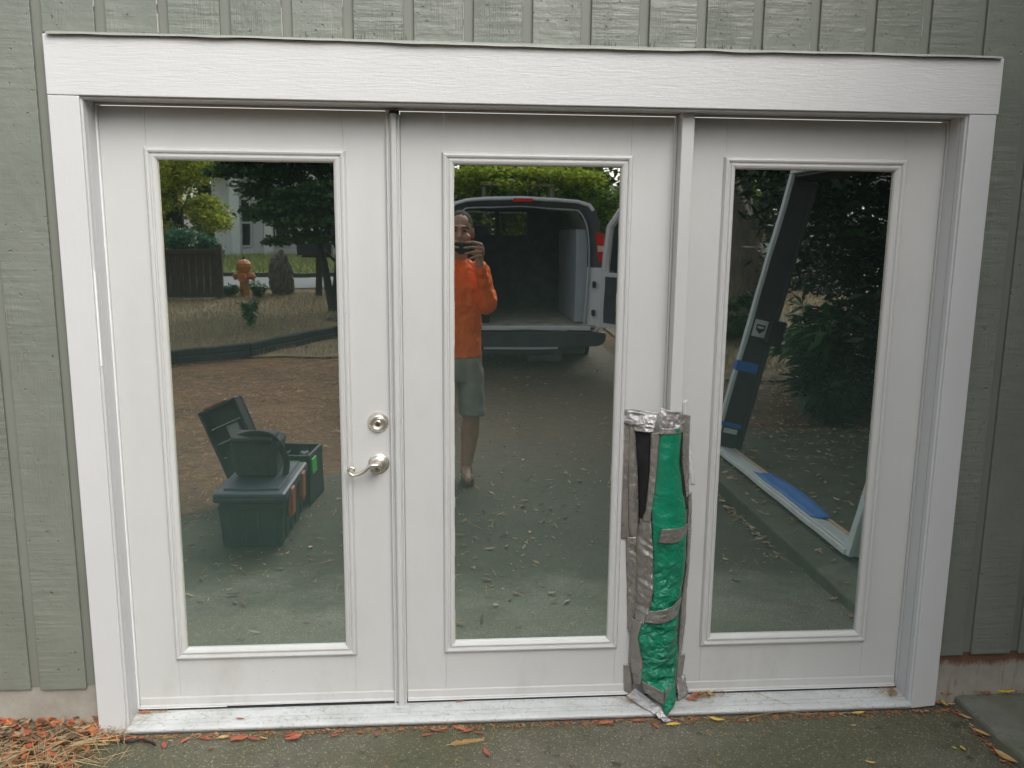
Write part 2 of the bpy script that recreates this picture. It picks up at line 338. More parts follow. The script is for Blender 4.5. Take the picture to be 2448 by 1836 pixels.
M['leaf_orange'] = leafm('orange_leaf', (.46, .15, .065)); M['leaf_red'] = leafm('red_leaf', (.36, .10, .065)); M['leaf_yellow'] = leafm('yellow_leaf', (.72, .52, .12))
M['leaf_tan'] = leafm('tan_leaf', (.58, .37, .15)); M['leaf_bright'] = leafm('bright_yellow_leaf', (.80, .58, .02)); M['leaf_brown'] = leafm('brown_leaf', (.16, .085, .045))
def litter(name, cols):
    q = NM(name); g = q.n('ShaderNodeNewGeometry'); n_ = len(cols)
    q.base(q.ramp(g.outputs['Random Per Island'], [((i + .5) / n_, c) for i, c in enumerate(cols)], 'CONSTANT')).set(rough=.6); return q.m
M['litter'] = litter('mixed_leaf_litter', [(0.400, 0.112, 0.044), (0.160, 0.096, 0.052), (0.352, 0.096, 0.048), (0.272, 0.200, 0.120), (0.104, 0.060, 0.036), (0.448, 0.152, 0.056), (0.320, 0.248, 0.160), (0.288, 0.080, 0.040)])
M['litter_tan'] = litter('tan_leaf_litter', [(.30, .20, .11), (.13, .08, .045), (.36, .25, .14), (.20, .11, .06), (.44, .33, .20)])
M['needle'] = litter('dry_needles', [(.34, .22, .08), (.28, .17, .07), (.44, .30, .12), (.20, .12, .06)])
M['needle_red'] = litter('rusty_needles', [(0.405, 0.189, 0.074), (0.270, 0.121, 0.047), (0.513, 0.257, 0.108), (0.162, 0.081, 0.041), (0.351, 0.203, 0.095), (0.095, 0.061, 0.041)])
M['straw'] = litter('dry_straw', [(.45, .34, .18), (.36, .26, .13), (.30, .22, .12)])
M['grass'] = litter('dry_grass_blades', [(0.351, 0.257, 0.135), (0.297, 0.243, 0.108), (0.432, 0.324, 0.189), (0.203, 0.230, 0.081), (0.324, 0.216, 0.135)])
M['verge_grass'] = litter('verge_grass_blades', [(0.243, 0.297, 0.081), (0.405, 0.378, 0.162), (0.162, 0.243, 0.068)])

# ------------------------------------------------------------------ object helpers
def link(o, parent=None):
    C.objects.link(o)
    if parent is not None: o.parent = parent
    return o
def mesh_obj(name, me, mat, parent=None, loc=None):
    if mat is not None and not me.materials: me.materials.append(M[mat] if isinstance(mat, str) else mat)
    o = bpy.data.objects.new(name, me); link(o, parent)
    if loc is not None: o.location = loc
    return o
def bm_obj(name, bm, mat, parent=None, smooth=False):
    bm.normal_update(); me = bpy.data.meshes.new(name); bm.to_mesh(me); bm.free()
    if smooth:
        for p in me.polygons: p.use_smooth = True
    return mesh_obj(name, me, mat, parent)
def thing(name, label, cat, loc=(0, 0, 0), group=None, rotz=0):
    o = bpy.data.objects.new(name, None); o.empty_display_size = .1; link(o); o.location = loc; o.rotation_euler.z = rotz
    return tag(o, label, cat, group)
def tag(o, label=None, cat=None, group=None, kind=None):
    if label: o['label'] = label
    if cat: o['category'] = cat
    if group: o['group'] = group
    if kind: o['kind'] = kind
    return o
def nb(): return bmesh.new()
def box(bm, x0, x1, y0, y1, z0, z1, b=0.0, seg=1, mat=None):
    r = bmesh.ops.create_cube(bm, size=1)
    vs = r['verts']
    for v in vs: v.co = Vector(((x0 + x1) / 2 + v.co.x * (x1 - x0), (y0 + y1) / 2 + v.co.y * (y1 - y0), (z0 + z1) / 2 + v.co.z * (z1 - z0)))
    if b > 0:
        es = list({e for v in vs for e in v.link_edges})
        r = bmesh.ops.bevel(bm, geom=es, offset=b, segments=seg, affect='EDGES', profile=.5); vs = [v for v in r['verts']]
    if mat is not None:
        bmesh.ops.transform(bm, matrix=mat, verts=list(set(vs)))
    return vs
def lathe(bm, prof, origin, axis='Y', seg=32, cap=True):   # prof: (distance along axis, radius)
    rings = []
    for d, r in prof:
        ring = []
        for k in range(seg):
            a = 2 * PI * k / seg; u, v = r * math.cos(a), r * math.sin(a)
            p = {'Y': (u, d, v), 'Z': (u, v, d), 'X': (d, u, v)}[axis]
            ring.append(bm.verts.new(Vector(origin) + Vector(p)))
        rings.append(ring)
    for a, b in zip(rings, rings[1:]):
        for k in range(seg):
            try: bm.faces.new((a[k], a[(k + 1) % seg], b[(k + 1) % seg], b[k]))
            except ValueError: pass
    if cap:
        bm.faces.new(rings[0]); bm.faces.new(rings[-1])
    bmesh.ops.recalc_face_normals(bm, faces=bm.faces)
def tube(bm, pts, rad, seg=10, flat=1.0, up=Vector((0, 1, 0))):
    pts = [Vector(p) for p in pts]; rings = []
    rad = rad if hasattr(rad, '__len__') else [rad] * len(pts)
    for i, p in enumerate(pts):
        t = (pts[min(i + 1, len(pts) - 1)] - pts[max(i - 1, 0)]).normalized()
        s = t.cross(up);
        if s.length < 1e-3: s = t.cross(Vector((1, 0, 0)))
        s.normalize(); u = s.cross(t).normalized()
        rings.append([bm.verts.new(p + s * (rad[i] * math.cos(2 * PI * k / seg)) + u * (rad[i] * flat * math.sin(2 * PI * k / seg))) for k in range(seg)])
    for a, b in zip(rings, rings[1:]):
        for k in range(seg): bm.faces.new((a[k], a[(k + 1) % seg], b[(k + 1) % seg], b[k]))
    bm.faces.new(rings[0]); bm.faces.new(rings[-1]); bmesh.ops.recalc_face_normals(bm, faces=bm.faces)
def extr(bm, poly, a0, a1, axis='X'):     # closed polygon of two coordinates extruded along an axis
    def P(u, v, a): return {'X': (a, u, v), 'Y': (u, a, v), 'Z': (u, v, a)}[axis]
    A = [bm.verts.new(P(u, v, a0)) for u, v in poly]; B = [bm.verts.new(P(u, v, a1)) for u, v in poly]
    n = len(poly)
    for i in range(n): bm.faces.new((A[i], A[(i + 1) % n], B[(i + 1) % n], B[i]))
    bm.faces.new(A); bm.faces.new(B); bmesh.ops.recalc_face_normals(bm, faces=bm.faces)
def smoothpts(pts, n=8):
    out = []
    P = [Vector(p) for p in pts]; P = [P[0]] + P + [P[-1]]
    for i in range(1, len(P) - 2):
        for k in range(n):
            t = k / n; a, b, c, d = P[i - 1], P[i], P[i + 1], P[i + 2]
            out.append(.5 * ((2 * b) + (c - a) * t + (2 * a - 5 * b + 4 * c - d) * t * t + (3 * b - a - 3 * c + d) * t ** 3))
    out.append(P[-2]); return out
def quadmesh(name, V, nper, mat, parent=None, loc=None):
    V = np.asarray(V, dtype=np.float32).reshape(-1, 3); nf = len(V) // nper
    me = bpy.data.meshes.new(name); me.vertices.add(len(V)); me.vertices.foreach_set('co', V.ravel())
    me.loops.add(len(V)); me.loops.foreach_set('vertex_index', np.arange(len(V), dtype=np.int32))
    me.polygons.add(nf); me.polygons.foreach_set('loop_start', np.arange(0, len(V), nper, dtype=np.int32))
    me.update(); me.validate(); return mesh_obj(name, me, mat, parent, loc)

# ------------------------------------------------------------------ ground
GY = [(2, -.028), (0, -.028), (-.35, -.045), (-1.5, -.085), (-3.0, -.10), (-5, -.075), (-7.5, .045), (-9, .13), (-12, .30), (-14, .40), (-16, .44), (-21, .45), (-25, .68), (-30, .80), (-60, 1.2), (-400, 1.4)]
def gz(x, y):
    for (a, za), (b, zb) in zip(GY, GY[1:]):
        if y >= b:
            t = max(0, min(1, (a - y) / (a - b))); return za + (zb - za) * t
    return GY[-1][1]
def sheet(name, ys, xl, xr, nx, dz, mat, bumpy=0):
    bm = nb(); rows = []
    for y in ys:
        a, b = xl(y), xr(y)
        rows.append([bm.verts.new((a + (b - a) * i / nx, y, gz(0, y) + dz + (bumpy * noise.noise(Vector((a + (b - a) * i / nx, y, 0)) * 1.7) if bumpy else 0))) for i in range(nx + 1)])
    for r, s in zip(rows, rows[1:]):
        for i in range(nx): bm.faces.new((r[i], r[i + 1], s[i + 1], s[i]))
    bmesh.ops.recalc_face_normals(bm, faces=bm.faces)
    if sum(f.normal.z for f in bm.faces) < 0: bmesh.ops.reverse_faces(bm, faces=bm.faces)
    return tag(bm_obj(name, bm, mat, smooth=True), kind='structure')
yall = [y for y, _ in GY]
sheet('ground', [60] + yall, lambda y: -300, lambda y: 300, 8, -.012, 'soil')
def interp(tab, y):
    for (a, va), (b, vb) in zip(tab, tab[1:]):
        if y >= b:
            t = max(0, min(1, (a - y) / (a - b))); return va + (vb - va) * t
    return tab[-1][1]
dl = [(.5, .06), (-.1, .05), (-.5, -.14), (-1.2, -.7), (-2.1, -.6), (-2.7, -.1), (-3.4, .45), (-5, .9), (-20, .9)]
ys = list(np.arange(.03, -8, -.06)) + list(np.arange(-8, -15.9, -.5))
sheet('driveway', ys, lambda y: interp(dl, y) + .05 * noise.noise(Vector((y * 3, 0, 0))), lambda y: 3.3, 10, -.002, 'asphalt')
sheet('lawn', list(np.arange(-8.0, -15.6, -.4)), lambda y: -40, lambda y: .8, 12, .012, 'lawn')
sheet('lawn', list(np.arange(-6.5, -15.6, -.6)), lambda y: 3.6, lambda y: 40, 12, .012, 'lawn')
sheet('road', [-16, -18.5, -20.5], lambda y: -120, lambda y: 120, 8, .006, 'road')
sheet('grass_verge', [-20.8, -23, -25, -28, -30, -60], lambda y: -120, lambda y: 120, 8, .03, 'verge')
bm = nb(); box(bm, -60, 60, -20.8, -20.6, .44, .56, .01); tag(bm_obj('kerb', bm, 'slab'), kind='structure')
# raised concrete slab at the right of the doors
bm = nb(); rows = []
for i in range(121):
    y = -.066 - i * .0338; x = 2.974 + .004 * i / 30 + .004 * noise.noise(Vector((y * 9, 0, 0))); n1 = .003 * noise.noise(Vector((y * 14, 3, 0)))
    rows.append([bm.verts.new(p) for p in ((x - .002, y, -.15), (x + n1, y, -.06), (x + n1, y, -.020), (x + .004, y, -.0105 + n1 * .5), (x + .012, y, -.006), (x + .06, y, -.005), (3.6, y, -.005), (4.9, y, -.004), (4.9, y, -.15))])
for a, b in zip(rows, rows[1:]):
    for k in range(8): bm.faces.new((a[k], a[k + 1], b[k + 1], b[k]))
bm.faces.new(rows[0]); bm.faces.new(rows[-1]); bmesh.ops.recalc_face_normals(bm, faces=bm.faces)
tag(bm_obj('concrete_slab', bm, 'slab', smooth=False), kind='structure')

# ------------------------------------------------------------------ house wall with board siding
wall = thing('house_wall', 'grey green rough sawn board siding wall around the glazed doors', 'wall')
bm = nb()
box(bm, -1.8, .03, -.074, .0, .1345, 3.4); box(bm, 2.86, 4.9, -.074, .0, .1635, 3.4); box(bm, .03, 2.86, -.074, .0, 2.10, 3.4)
bm_obj('sheathing', bm, 'groove', wall)
for x0, x1 in ((-1.8, .028), (2.862, 4.9)):
    bm = nb(); box(bm, x0, x1, -.070, .02, -.25, .1630 if x1 > 3 else .1340)
    bm_obj('foundation', bm, 'foundation', wall)
gx0, gp = -.0115, .1766
for k in range(-10, 28):
    a = gx0 + gp * k + .0155; b = gx0 + gp * (k + 1) - .0155
    xa, xb = a, b
    z0 = .128
    if b > 2.84: z0 = .157
    zb = z0 + random.uniform(-.003, .004)
    if b <= .012 or a >= 2.883: pass
    elif a < .012: xb = b; zb = 2.168
    else: zb = 2.168 if a < 2.80 else z0
    if a < .012 < b: zb = 2.168
    bm = nb()
    box(bm, xa, xb, -.0850 + random.uniform(-.0012, .0012), -.0745, zb, 3.38, .0022, 2)
    bm_obj('siding_board', bm, 'siding', wall)
    if zb < 1: zs = (.21, .62, 1.04, 1.45, 1.86, 2.27)
    else: zs = (2.23, 2.27)
    if random.random() < .8:
        bm = nb()
        for z_ in zs:
            xn = xa + random.uniform(.025, .12); zn = z_ + random.uniform(-.02, .02)
            lathe(bm, [(-.0862, .0001), (-.0866, .0030), (-.0858, .0036), (-.0845, .0036)], (xn, 0, zn), 'Y', 8)
        o_ = bm_obj('nail_heads', bm, 'groove', wall); o_['kind'] = 'stuff'
    if a < .012 < b:      # lower piece beside the casing
        bm = nb(); box(bm, a, .0095, -.0848, -.0745, .129, 2.15, .002, 2); bm_obj('siding_board', bm, 'siding', wall)
    if a < 2.884 < b:
        pass
# caulk beads and raised slivers along some grooves above the head casing
bm = nb()
for k in (1, 2, 4, 5, 7, 8, 10, 11, 13, 15):
    x = gx0 + gp * k - .0145
    z = 2.175
    while z < 2.5:
        h = random.uniform(.02, .08)
        if random.random() < .6: box(bm, x - .0008, x + .0004, -.0856, -.078, z, z + h, .0003)
        z += h + random.uniform(0, .05)
o = bm_obj('caulk_sliver', bm, 'residue', wall)
# ------------------------------------------------------------------ door frame
fr = thing('door_frame', 'white painted door surround with wide head board and three openings', 'door frame')
FY = -.108
bm = nb(); box(bm, .012, 2.883, FY - .001, -.07, 1.9935, 2.160, .0025, 2); bm_obj('head_casing', bm, 'head_trim', fr)
for x0, x1 in ((.012, .100), (2.790, 2.878)):
    bm = nb(); box(bm, x0, x1, FY, -.066, -.024, 1.9925, .0025, 2)
    for v in bm.verts:       # gentle unevenness of the sawn ends
        if v.co.z < 0: v.co.z += .004 * math.sin(v.co.x * 40)
    bm_obj('side_casing', bm, 'trim', fr)
# brick mould behind the casings, then the jamb
def mould(poly, x0, x1, z0, z1): pass
for sgn, xe in ((1, .100), (-1, 2.790)):
    bm = nb()
    prof = [(xe - sgn * .02, -.065), (xe - sgn * .02, -.098), (xe + sgn * .001, -.098), (xe + sgn * .0045, -.094), (xe + sgn * .0045, -.072), (xe + sgn * .0015, -.068)]
    extr(bm, prof, -.02, 1.9922, 'Z'); bm_obj('moulding', bm, 'trim', fr)
    bm = nb(); box(bm, min(xe - sgn * .02, xe + sgn * .003), max(xe - sgn * .02, xe + sgn * .003), -.0655, .04, -.02, 1.990, .001); bm_obj('jamb', bm, 'trim', fr)
    bm = nb(); box(bm, min(xe + sgn * .003, xe + sgn * .0085), max(xe + sgn * .003, xe + sgn * .0085), -.011, .001, .001, 1.984, .0015); bm_obj('weatherstrip', bm, 'white_vinyl' if sgn > 0 else 'door', fr)
bm = nb(); box(bm, .078, 2.812, -.0655, .04, 1.9895, 2.03, .001); bm_obj('head_jamb', bm, 'trim', fr)
bm = nb(); extr(bm, [(-.098, 1.9932), (-.098, 1.9885), (-.094, 1.986), (-.074, 1.986), (-.070, 1.9893), (-.06, 1.9932)], .1005, 2.7895, 'X'); bm_obj('head_moulding', bm, 'trim', fr)
bm = nb(); box(bm, .1045, 1.893, -.010, .001, 1.9825, 1.9890, .0015); box(bm, 1.926, 2.785, -.010, .001, 1.9825, 1.9890, .0015); bm_obj('weatherstrip', bm, 'strip_tan', fr)
# mullion post between the second and third door
bm = nb(); box(bm, 1.890, 1.930, -.060, .03, -.004, 1.9888, .003, 2); bm_obj('mullion', bm, 'door', fr)
bm = nb(); box(bm, 1.8825, 1.8895, -.010, .001, .001, 1.9823, .0015); bm_obj('weatherstrip', bm, 'door', fr)
# drip flashing: thin, bent and a little wavy
bm = nb(); N = 90; rows = []
for i in range(N + 1):
    x = .026 + (2.872 - .026) * i / N
    wv = .0022 * math.sin(x * 3.1) + .0016 * noise.noise(Vector((x * 6, 0, 0)))
    lip = .0045 + .0022 * noise.noise(Vector((x * 9, 5, 0)))
    yy = -.121 + .003 * noise.noise(Vector((x * 5, 2, 0)))
    rows.append([bm.verts.new(p) for p in ((x, -.080, 2.174), (x, -.110, 2.1655 + wv), (x, yy, 2.1615 + wv), (x, yy - .0015, 2.1615 + wv - lip), (x, yy + .001, 2.1615 + wv - lip), (x, yy + .002, 2.1602 + wv), (x, -.110, 2.163 + wv * .5), (x, -.080, 2.168))])
for a, b in zip(rows, rows[1:]):
    for k in range(8): bm.faces.new((a[k], a[(k + 1) % 8], b[(k + 1) % 8], b[k]))
bm.faces.new(rows[0]); bm.faces.new(rows[-1]); bmesh.ops.recalc_face_normals(bm, faces=bm.faces)
bm_obj('flashing', bm, 'flashing', fr)
bm = nb()      # dried paint curls standing on the flashing
for c0 in (.78, .92, 1.02, 1.62, 1.74, 1.95, 2.02, 2.13, 2.3):
    for j in range(random.randint(2, 7)):
        x = c0 + random.uniform(-.05, .05); h = random.uniform(.004, .022)
        tube(bm, [(x, -.090, 2.170), (x + random.uniform(-.004, .004), -.093, 2.170 + h)], [.0009, .0003], 4)
bm_obj('paint_curl', bm, 'keyhole', fr)
bm = nb()
for i in range(26):
    z = 1.20 + i * .011; w_ = .0018 + .0022 * abs(noise.noise(Vector((z * 30, 0, 0)))); box(bm, .1002, .1052 + w_ * .3, -.0972 - w_, -.0965 + w_, z, z + .012, .0006)
bm_obj('caulk_smear', bm, 'white_vinyl', fr)
# threshold
th = [(.03, -.030), (.03, -.0025), (-.020, -.0030), (-.0212, -.0078), (-.0245, -.0078), (-.0255, -.0035), (-.060, -.0070), (-.0612, -.0122), (-.0645, -.0122), (-.0655, -.0075), (-.080, -.0088), (-.0812, -.0140), (-.0845, -.0140), (-.0855, -.0092), (-.101, -.0110), (-.1065, -.0130), (-.1085, -.0165), (-.1085, -.0215), (-.104, -.0228), (-.104, -.030)]
bm = nb(); extr(bm, th, .1005, 2.7895, 'X'); thr_o = bm_obj('threshold', bm, 'threshold', fr)
bm = nb(); box(bm, .1005, 2.7895, -.1065, -.1035, -.0285, -.0232, .0005); bm_obj('sill_edge', bm, 'alu', thr_o)
bm = nb(); box(bm, .106, 2.784, -.012, .02, -.0024, .0035); bm_obj('dark_gap_strip', bm, 'black_gap', thr_o)  # black strip drawn for the dark gap under the doors

# ------------------------------------------------------------------ doors
def lite_frame(xl, parent):
    prof = [(-.0005, .0055), (-.0005, -.0035), (.0035, -.0085), (.0095, -.0118), (.0130, -.0118), (.0150, -.0072), (.0175, -.0062), (.0200, -.0072), (.0225, -.0128), (.0275, -.0148), (.0325, -.0128), (.0360, -.0060), (.0378, -.0022), (.0385, .0008)]
    z0, z1, x0, x1 = .2159, 1.8244, xl, xl + .5336
    bm = nb(); loops = []
    for o_, y in prof:
        loops.append([bm.verts.new(p) for p in ((x0 - o_, y, z0 - o_), (x1 + o_, y, z0 - o_), (x1 + o_, y, z1 + o_), (x0 - o_, y, z1 + o_))])
    for a, b in zip(loops, loops[1:]):
        for k in range(4): bm.faces.new((a[k], b[k], b[(k + 1) % 4], a[(k + 1) % 4]))
    bmesh.ops.recalc_face_normals(bm, faces=bm.faces)
    if sum(f.normal.y for f in bm.faces) > 0: bmesh.ops.reverse_faces(bm, faces=bm.faces)
    lf = bm_obj('lite_frame', bm, 'door', parent)
    for xx in (x0 - .0275, x1 + .0275):
        for zz in (.48, .93, 1.36, 1.66):
            bm = nb(); lathe(bm, [(-.0142, .0042), (-.0150, .0042), (-.0153, .0032), (-.0150, .0026)], (xx, 0, zz), 'Y', 12); bm_obj('screw_plug', bm, 'door', lf)
    return lf
def make_door(x0, x1, xl, label, zfoot, seal_x):
    d = thing('glazed_door', label, 'door', (0, 0, 0), 'three glazed doors in one frame')
    gx, gX = xl - .030, xl + .5336 + .030
    for a, b in ((x0, gx - .0004), (gX + .0004, x1)):
        bm = nb(); box(bm, a, b, 0, .038, zfoot, 1.981, .0006); bm_obj('stile', bm, 'door', d)
    bm = nb(); box(bm, gx, gX, .0001, .0379, 1.853, 1.981, .0004); bm_obj('top_rail', bm, 'door', d)
    bm = nb(); box(bm, gx, gX, .0001, .0379, zfoot, .187, .0004); bm_obj('bottom_rail', bm, 'door', d)
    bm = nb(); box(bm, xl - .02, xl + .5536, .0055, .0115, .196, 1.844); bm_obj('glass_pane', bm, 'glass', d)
    lite_frame(xl, d)
    # ragged sealant showing along the glass edge
    bm = nb()
    z = .22
    for side in (0, 1):
        z = .217
        while z < 1.82:
            h = random.uniform(.02, .12); wd = random.uniform(.0006, .0028) if random.random() < .55 else .0004
            xa = xl if side == 0 else xl + .5336
            box(bm, *( (xa - .001, xa + wd) if side == 0 else (xa - wd, xa + .001)), .0035, .0056, z, min(z + h, 1.8236)); z += h
    x = xl
    while x < xl + .53:
        h = random.uniform(.02, .09); wd = random.uniform(.0006, .003) if random.random() < .5 else .0004
        box(bm, x, min(x + h, xl + .533), .0035, .0056, 1.8244 - wd, 1.8254); x += h
    bm_obj('glazing_seal', bm, 'glazing_tape', d)
    # sweep strip along the bottom
    bm = nb(); extr(bm, [(.003, .040), (-.0025, .040), (-.0040, .037), (-.0045, .014), (-.0100, .0105), (-.0105, .0065), (-.002, .0055), (.003, .0055)], x0 + .002, x1 - .002, 'X'); sw = bm_obj('door_sweep', bm, 'door', d)
    bm = nb(); box(bm, x0 + .002, seal_x, -.0112, .0, .0012, .0062, .0008); bm_obj('sweep_lip', bm, 'white_vinyl', sw)
    return d
d1 = make_door(.1085, .9745, .2750, 'left glazed door with brushed nickel lever handle and deadbolt', .004, .40)
d2 = make_door(1.0155, 1.8825, 1.1811, 'middle glazed door without handle, man in orange shirt reflected in its glass', .004, 1.880)
d3 = make_door(1.9300, 2.7815, 2.0844, 'right glazed door beside the taped green tarp, dark shrubs reflected in its glass', .004, 2.7795)
# astragal on the left door
bm = nb(); extr(bm, [(.9715, .02), (.9715, -.013), (.9735, -.0165), (.9770, -.0165), (.9785, -.011), (.9815, -.010), (.9845, -.013), (.9865, -.024), (.9900, -.0285), (1.0000, -.0295), (1.0040, -.0275), (1.0055, -.018), (1.0080, -.0165), (1.0105, -.0200), (1.0135, -.0190), (1.0148, -.013), (1.0148, .02)], -.004, 1.9715, 'Z')
ast = bm_obj('astragal', bm, 'door', d1)
bm = nb(); box(bm, .983, 1.0125, -.022, .015, 1.9718, 1.9815); box(bm, .980, 1.011, -.02, .01, -.012, -.0045); bm_obj('dark_gap_block', bm, 'black_gap', ast)  # black blocks drawn for the dark gaps at the astragal ends
bm = nb(); box(bm, .9715, .9815, -.014, .02, 1.9718, 1.9818); bm_obj('astragal_end', bm, 'white_vinyl', ast)
# deadbolt
bm = nb(); lathe(bm, [(0, .0335), (-.003, .0340), (-.006, .0330), (-.014, .0270), (-.0175, .0235), (-.0185, .0205), (-.0172, .0193)], (.931, 0, .9975), 'Y', 48)
db = bm_obj('deadbolt', bm, 'nickel', d1, True)
bm = nb(); lathe(bm, [(-.015, .0192), (-.0172, .0186), (-.0180, .0175), (-.0165, .012)], (.931, 0, .9975), 'Y', 40); bm_obj('deadbolt_face', bm, 'nickel', db)
bm = nb(); lathe(bm, [(-.012, .0092), (-.0205, .0092), (-.0212, .0084)], (.931, 0, .9955), 'Y', 32); bm_obj('key_cylinder', bm, 'nickel_bright', db)
bm = nb(); box(bm, .9300, .9320, -.0219, -.0205, .9895, 1.0015); box(bm, .928, .934, -.0218, -.0205, .9925, .9960); bm_obj('keyway', bm, 'keyhole', db)
# lever handle
bm = nb(); lathe(bm, [(0, .0340), (-.004, .0345), (-.0070, .0325), (-.0062, .0298), (-.0072, .0288), (-.0125, .0255), (-.0160, .0185), (-.0165, .0165), (-.0150, .0155), (-.0160, .0150), (-.0170, .0135), (-.044, .0125), (-.0455, .0115)], (.931, 0, .858), 'Y', 48)
lv = bm_obj('lever_rose', bm, 'nickel', d1, True)
pts = smoothpts([(.938, -.045, .861), (.930, -.053, .8655), (.914, -.055, .8650), (.902, -.053, .8580), (.886, -.051, .8440), (.870, -.050, .8355), (.852, -.050, .8320), (.8405, -.050, .8390), (.8365, -.050, .8500), (.8440, -.050, .8580), (.8545, -.050, .8545), (.8560, -.050, .8475), (.8500, -.050, .8440)], 6)
n_ = len(pts); rad = [(.0088 if i < 14 else .0080 - .0036 * min(1, (i - 14) / 30)) for i in range(n_)]; rad[0] = .004
bm = nb(); tube(bm, pts, rad, 14, 1.25, Vector((0, 1, 0))); bm_obj('lever_handle', bm, 'nickel', d1, True)
bm = nb(); lathe(bm, [(-.03, .0110), (-.0600, .0110), (-.0615, .0095)], (.9300, 0, .8515), 'Y', 32); lc = bm_obj('lock_cylinder', bm, 'nickel_bright', d1)
bm = nb(); box(bm, .9290, .9310, -.0622, -.0605, .8490, .8600); bm_obj('keyway', bm, 'keyhole', lc)

# ------------------------------------------------------------------ taped tarp patch
tp = thing('tarp_patch', 'crinkled green tarp held by silver duct tape over the damaged door post', 'tarp')
def curve_at(cv, z):
    if z >= cv[0][2]: return Vector(cv[0])
    for a, b in zip(cv, cv[1:]):
        if z >= b[2]:
            t = (a[2] - z) / max(1e-6, a[2] - b[2]); t = t * t * (3 - 2 * t) if False else t
            return Vector(a).lerp(Vector(b), t)
    return Vector(cv[-1])
def strip(name, L, R, nz, nx, mat, parent, bulge=0.0, wr=0.0, wf=14, edge=0.0, sm=True, thick=.0012, seed=0, jag=0.0, style=None):
    if style is None: style = 'tape' if mat.startswith('tape') else ('tarp' if mat == 'tarp' else 'cloth')
    """cloth or tape between two descending edge curves, bulging out of the wall, with folds"""
    bm = nb(); rows = []
    L = list(L); R = list(R)
    for i in range(nz + 1):
        t = i / nz
        zl = L[0][2] + (L[-1][2] - L[0][2]) * t; zr = R[0][2] + (R[-1][2] - R[0][2]) * t
        a = curve_at(L, zl); b = curve_at(R, zr)
        a.x += jag * noise.noise(Vector((seed, zl * 60, 1))); b.x += jag * noise.noise(Vector((seed + 5, zl * 60, 1)))
        row = []
        for j in range(nx + 1):
            u = j / nx; p = a.lerp(b, u)
            s = math.sin(PI * u)
            q1 = Vector((p.x * wf + seed, seed * 3.1, p.z * wf * .75))
            if style == 'tarp':
                lo = max(0.0, min(1.0, (.72 - p.z) / .25)); lo2 = max(0.0, min(1.0, (.36 - p.z) / .12))
                d1 = noise.noise(Vector((p.x * 7 + p.z * 9 + seed, 0, p.z * 17))); d2 = noise.noise(Vector((p.x * 16 - p.z * 8, 4, p.z * 26)))
                d3 = noise.noise(Vector((p.x * 9, 9, p.z * 7)))
                f = .10 * d3 + (.08 + .55 * lo) * (1 - 2.2 * abs(d1)) * .5 + (.05 + .35 * lo + .25 * lo2) * (1 - 2 * abs(d2)) * .4 + (.1 + .8 * lo2) * d3 * .9
            elif style == 'tape':
                d1 = noise.noise(Vector((p.x * 55 + seed, seed, p.z * 5))); d2 = noise.noise(Vector((p.x * 25 + p.z * 12, seed, p.z * 30)))
                f = .8 * (1 - 2 * abs(d1)) + .6 * (1 - 2.2 * abs(d2)) + .5 * noise.noise(q1)
            else: f = noise.noise(q1) + .6 * abs(noise.noise(q1 * 2.3)) * 1.5 + .3 * noise.noise(q1 * 5)
            p.y -= bulge * s ** .6 + wr * f * (edge + (1 - edge) * min(1, s * 2.2))
            row.append(bm.verts.new(p))
        rows.append(row)
    for r, s in zip(rows, rows[1:]):
        for j in range(nx): bm.faces.new((r[j], s[j], s[j + 1], r[j + 1]))
    bmesh.ops.recalc_face_normals(bm, faces=bm.faces)
    if sum(f.normal.y for f in bm.faces) > 0: bmesh.ops.reverse_faces(bm, faces=bm.faces)
    o = bm_obj(name, bm, mat, parent, sm)
    md = o.modifiers.new('thickness', 'SOLIDIFY'); md.thickness = thick; md.offset = -1
    return o
GL = [(1.856, -.058, .985), (1.855, -.060, .95), (1.849, -.062, .810), (1.838, -.064, .706), (1.845, -.064, .62), (1.850, -.064, .530), (1.853, -.064, .432), (1.846, -.066, .354), (1.820, -.06, .297), (1.807, -.055, .245), (1.818, -.055, .199), (1.827, -.055, .149), (1.824, -.06, .095), (1.850, -.075, .055), (1.875, -.085, .026), (1.896, -.098, -.006)]
GR = [(1.936, -.050, .985), (1.934, -.050, .864), (1.952, -.045, .759), (1.966, -.04, .714), (1.973, -.038, .528), (1.969, -.038, .460), (1.963, -.038, .402), (1.958, -.038, .341), (1.957, -.038, .247), (1.962, -.038, .168), (1.955, -.045, .092), (1.950, -.055, .063), (1.950, -.07, .02), (1.915, -.100, -.008)]
strip('green_tarp', GL, GR, 300, 44, 'tarp', tp, .030, .026, 16, .25, seed=2)
BL = [(1.780, -.006, .990), (1.790, -.006, .9), (1.802, -.006, .814), (1.812, -.006, .66), (1.817, -.006, .57)]
BR = [(1.838, -.045, .990), (1.832, -.045, .9), (1.830, -.045, .839), (1.828, -.040, .70), (1.822, -.02, .57)]
strip('black_cloth', BL, BR, 50, 10, 'black_fabric', tp, .0, .004, 14, .3, seed=4)
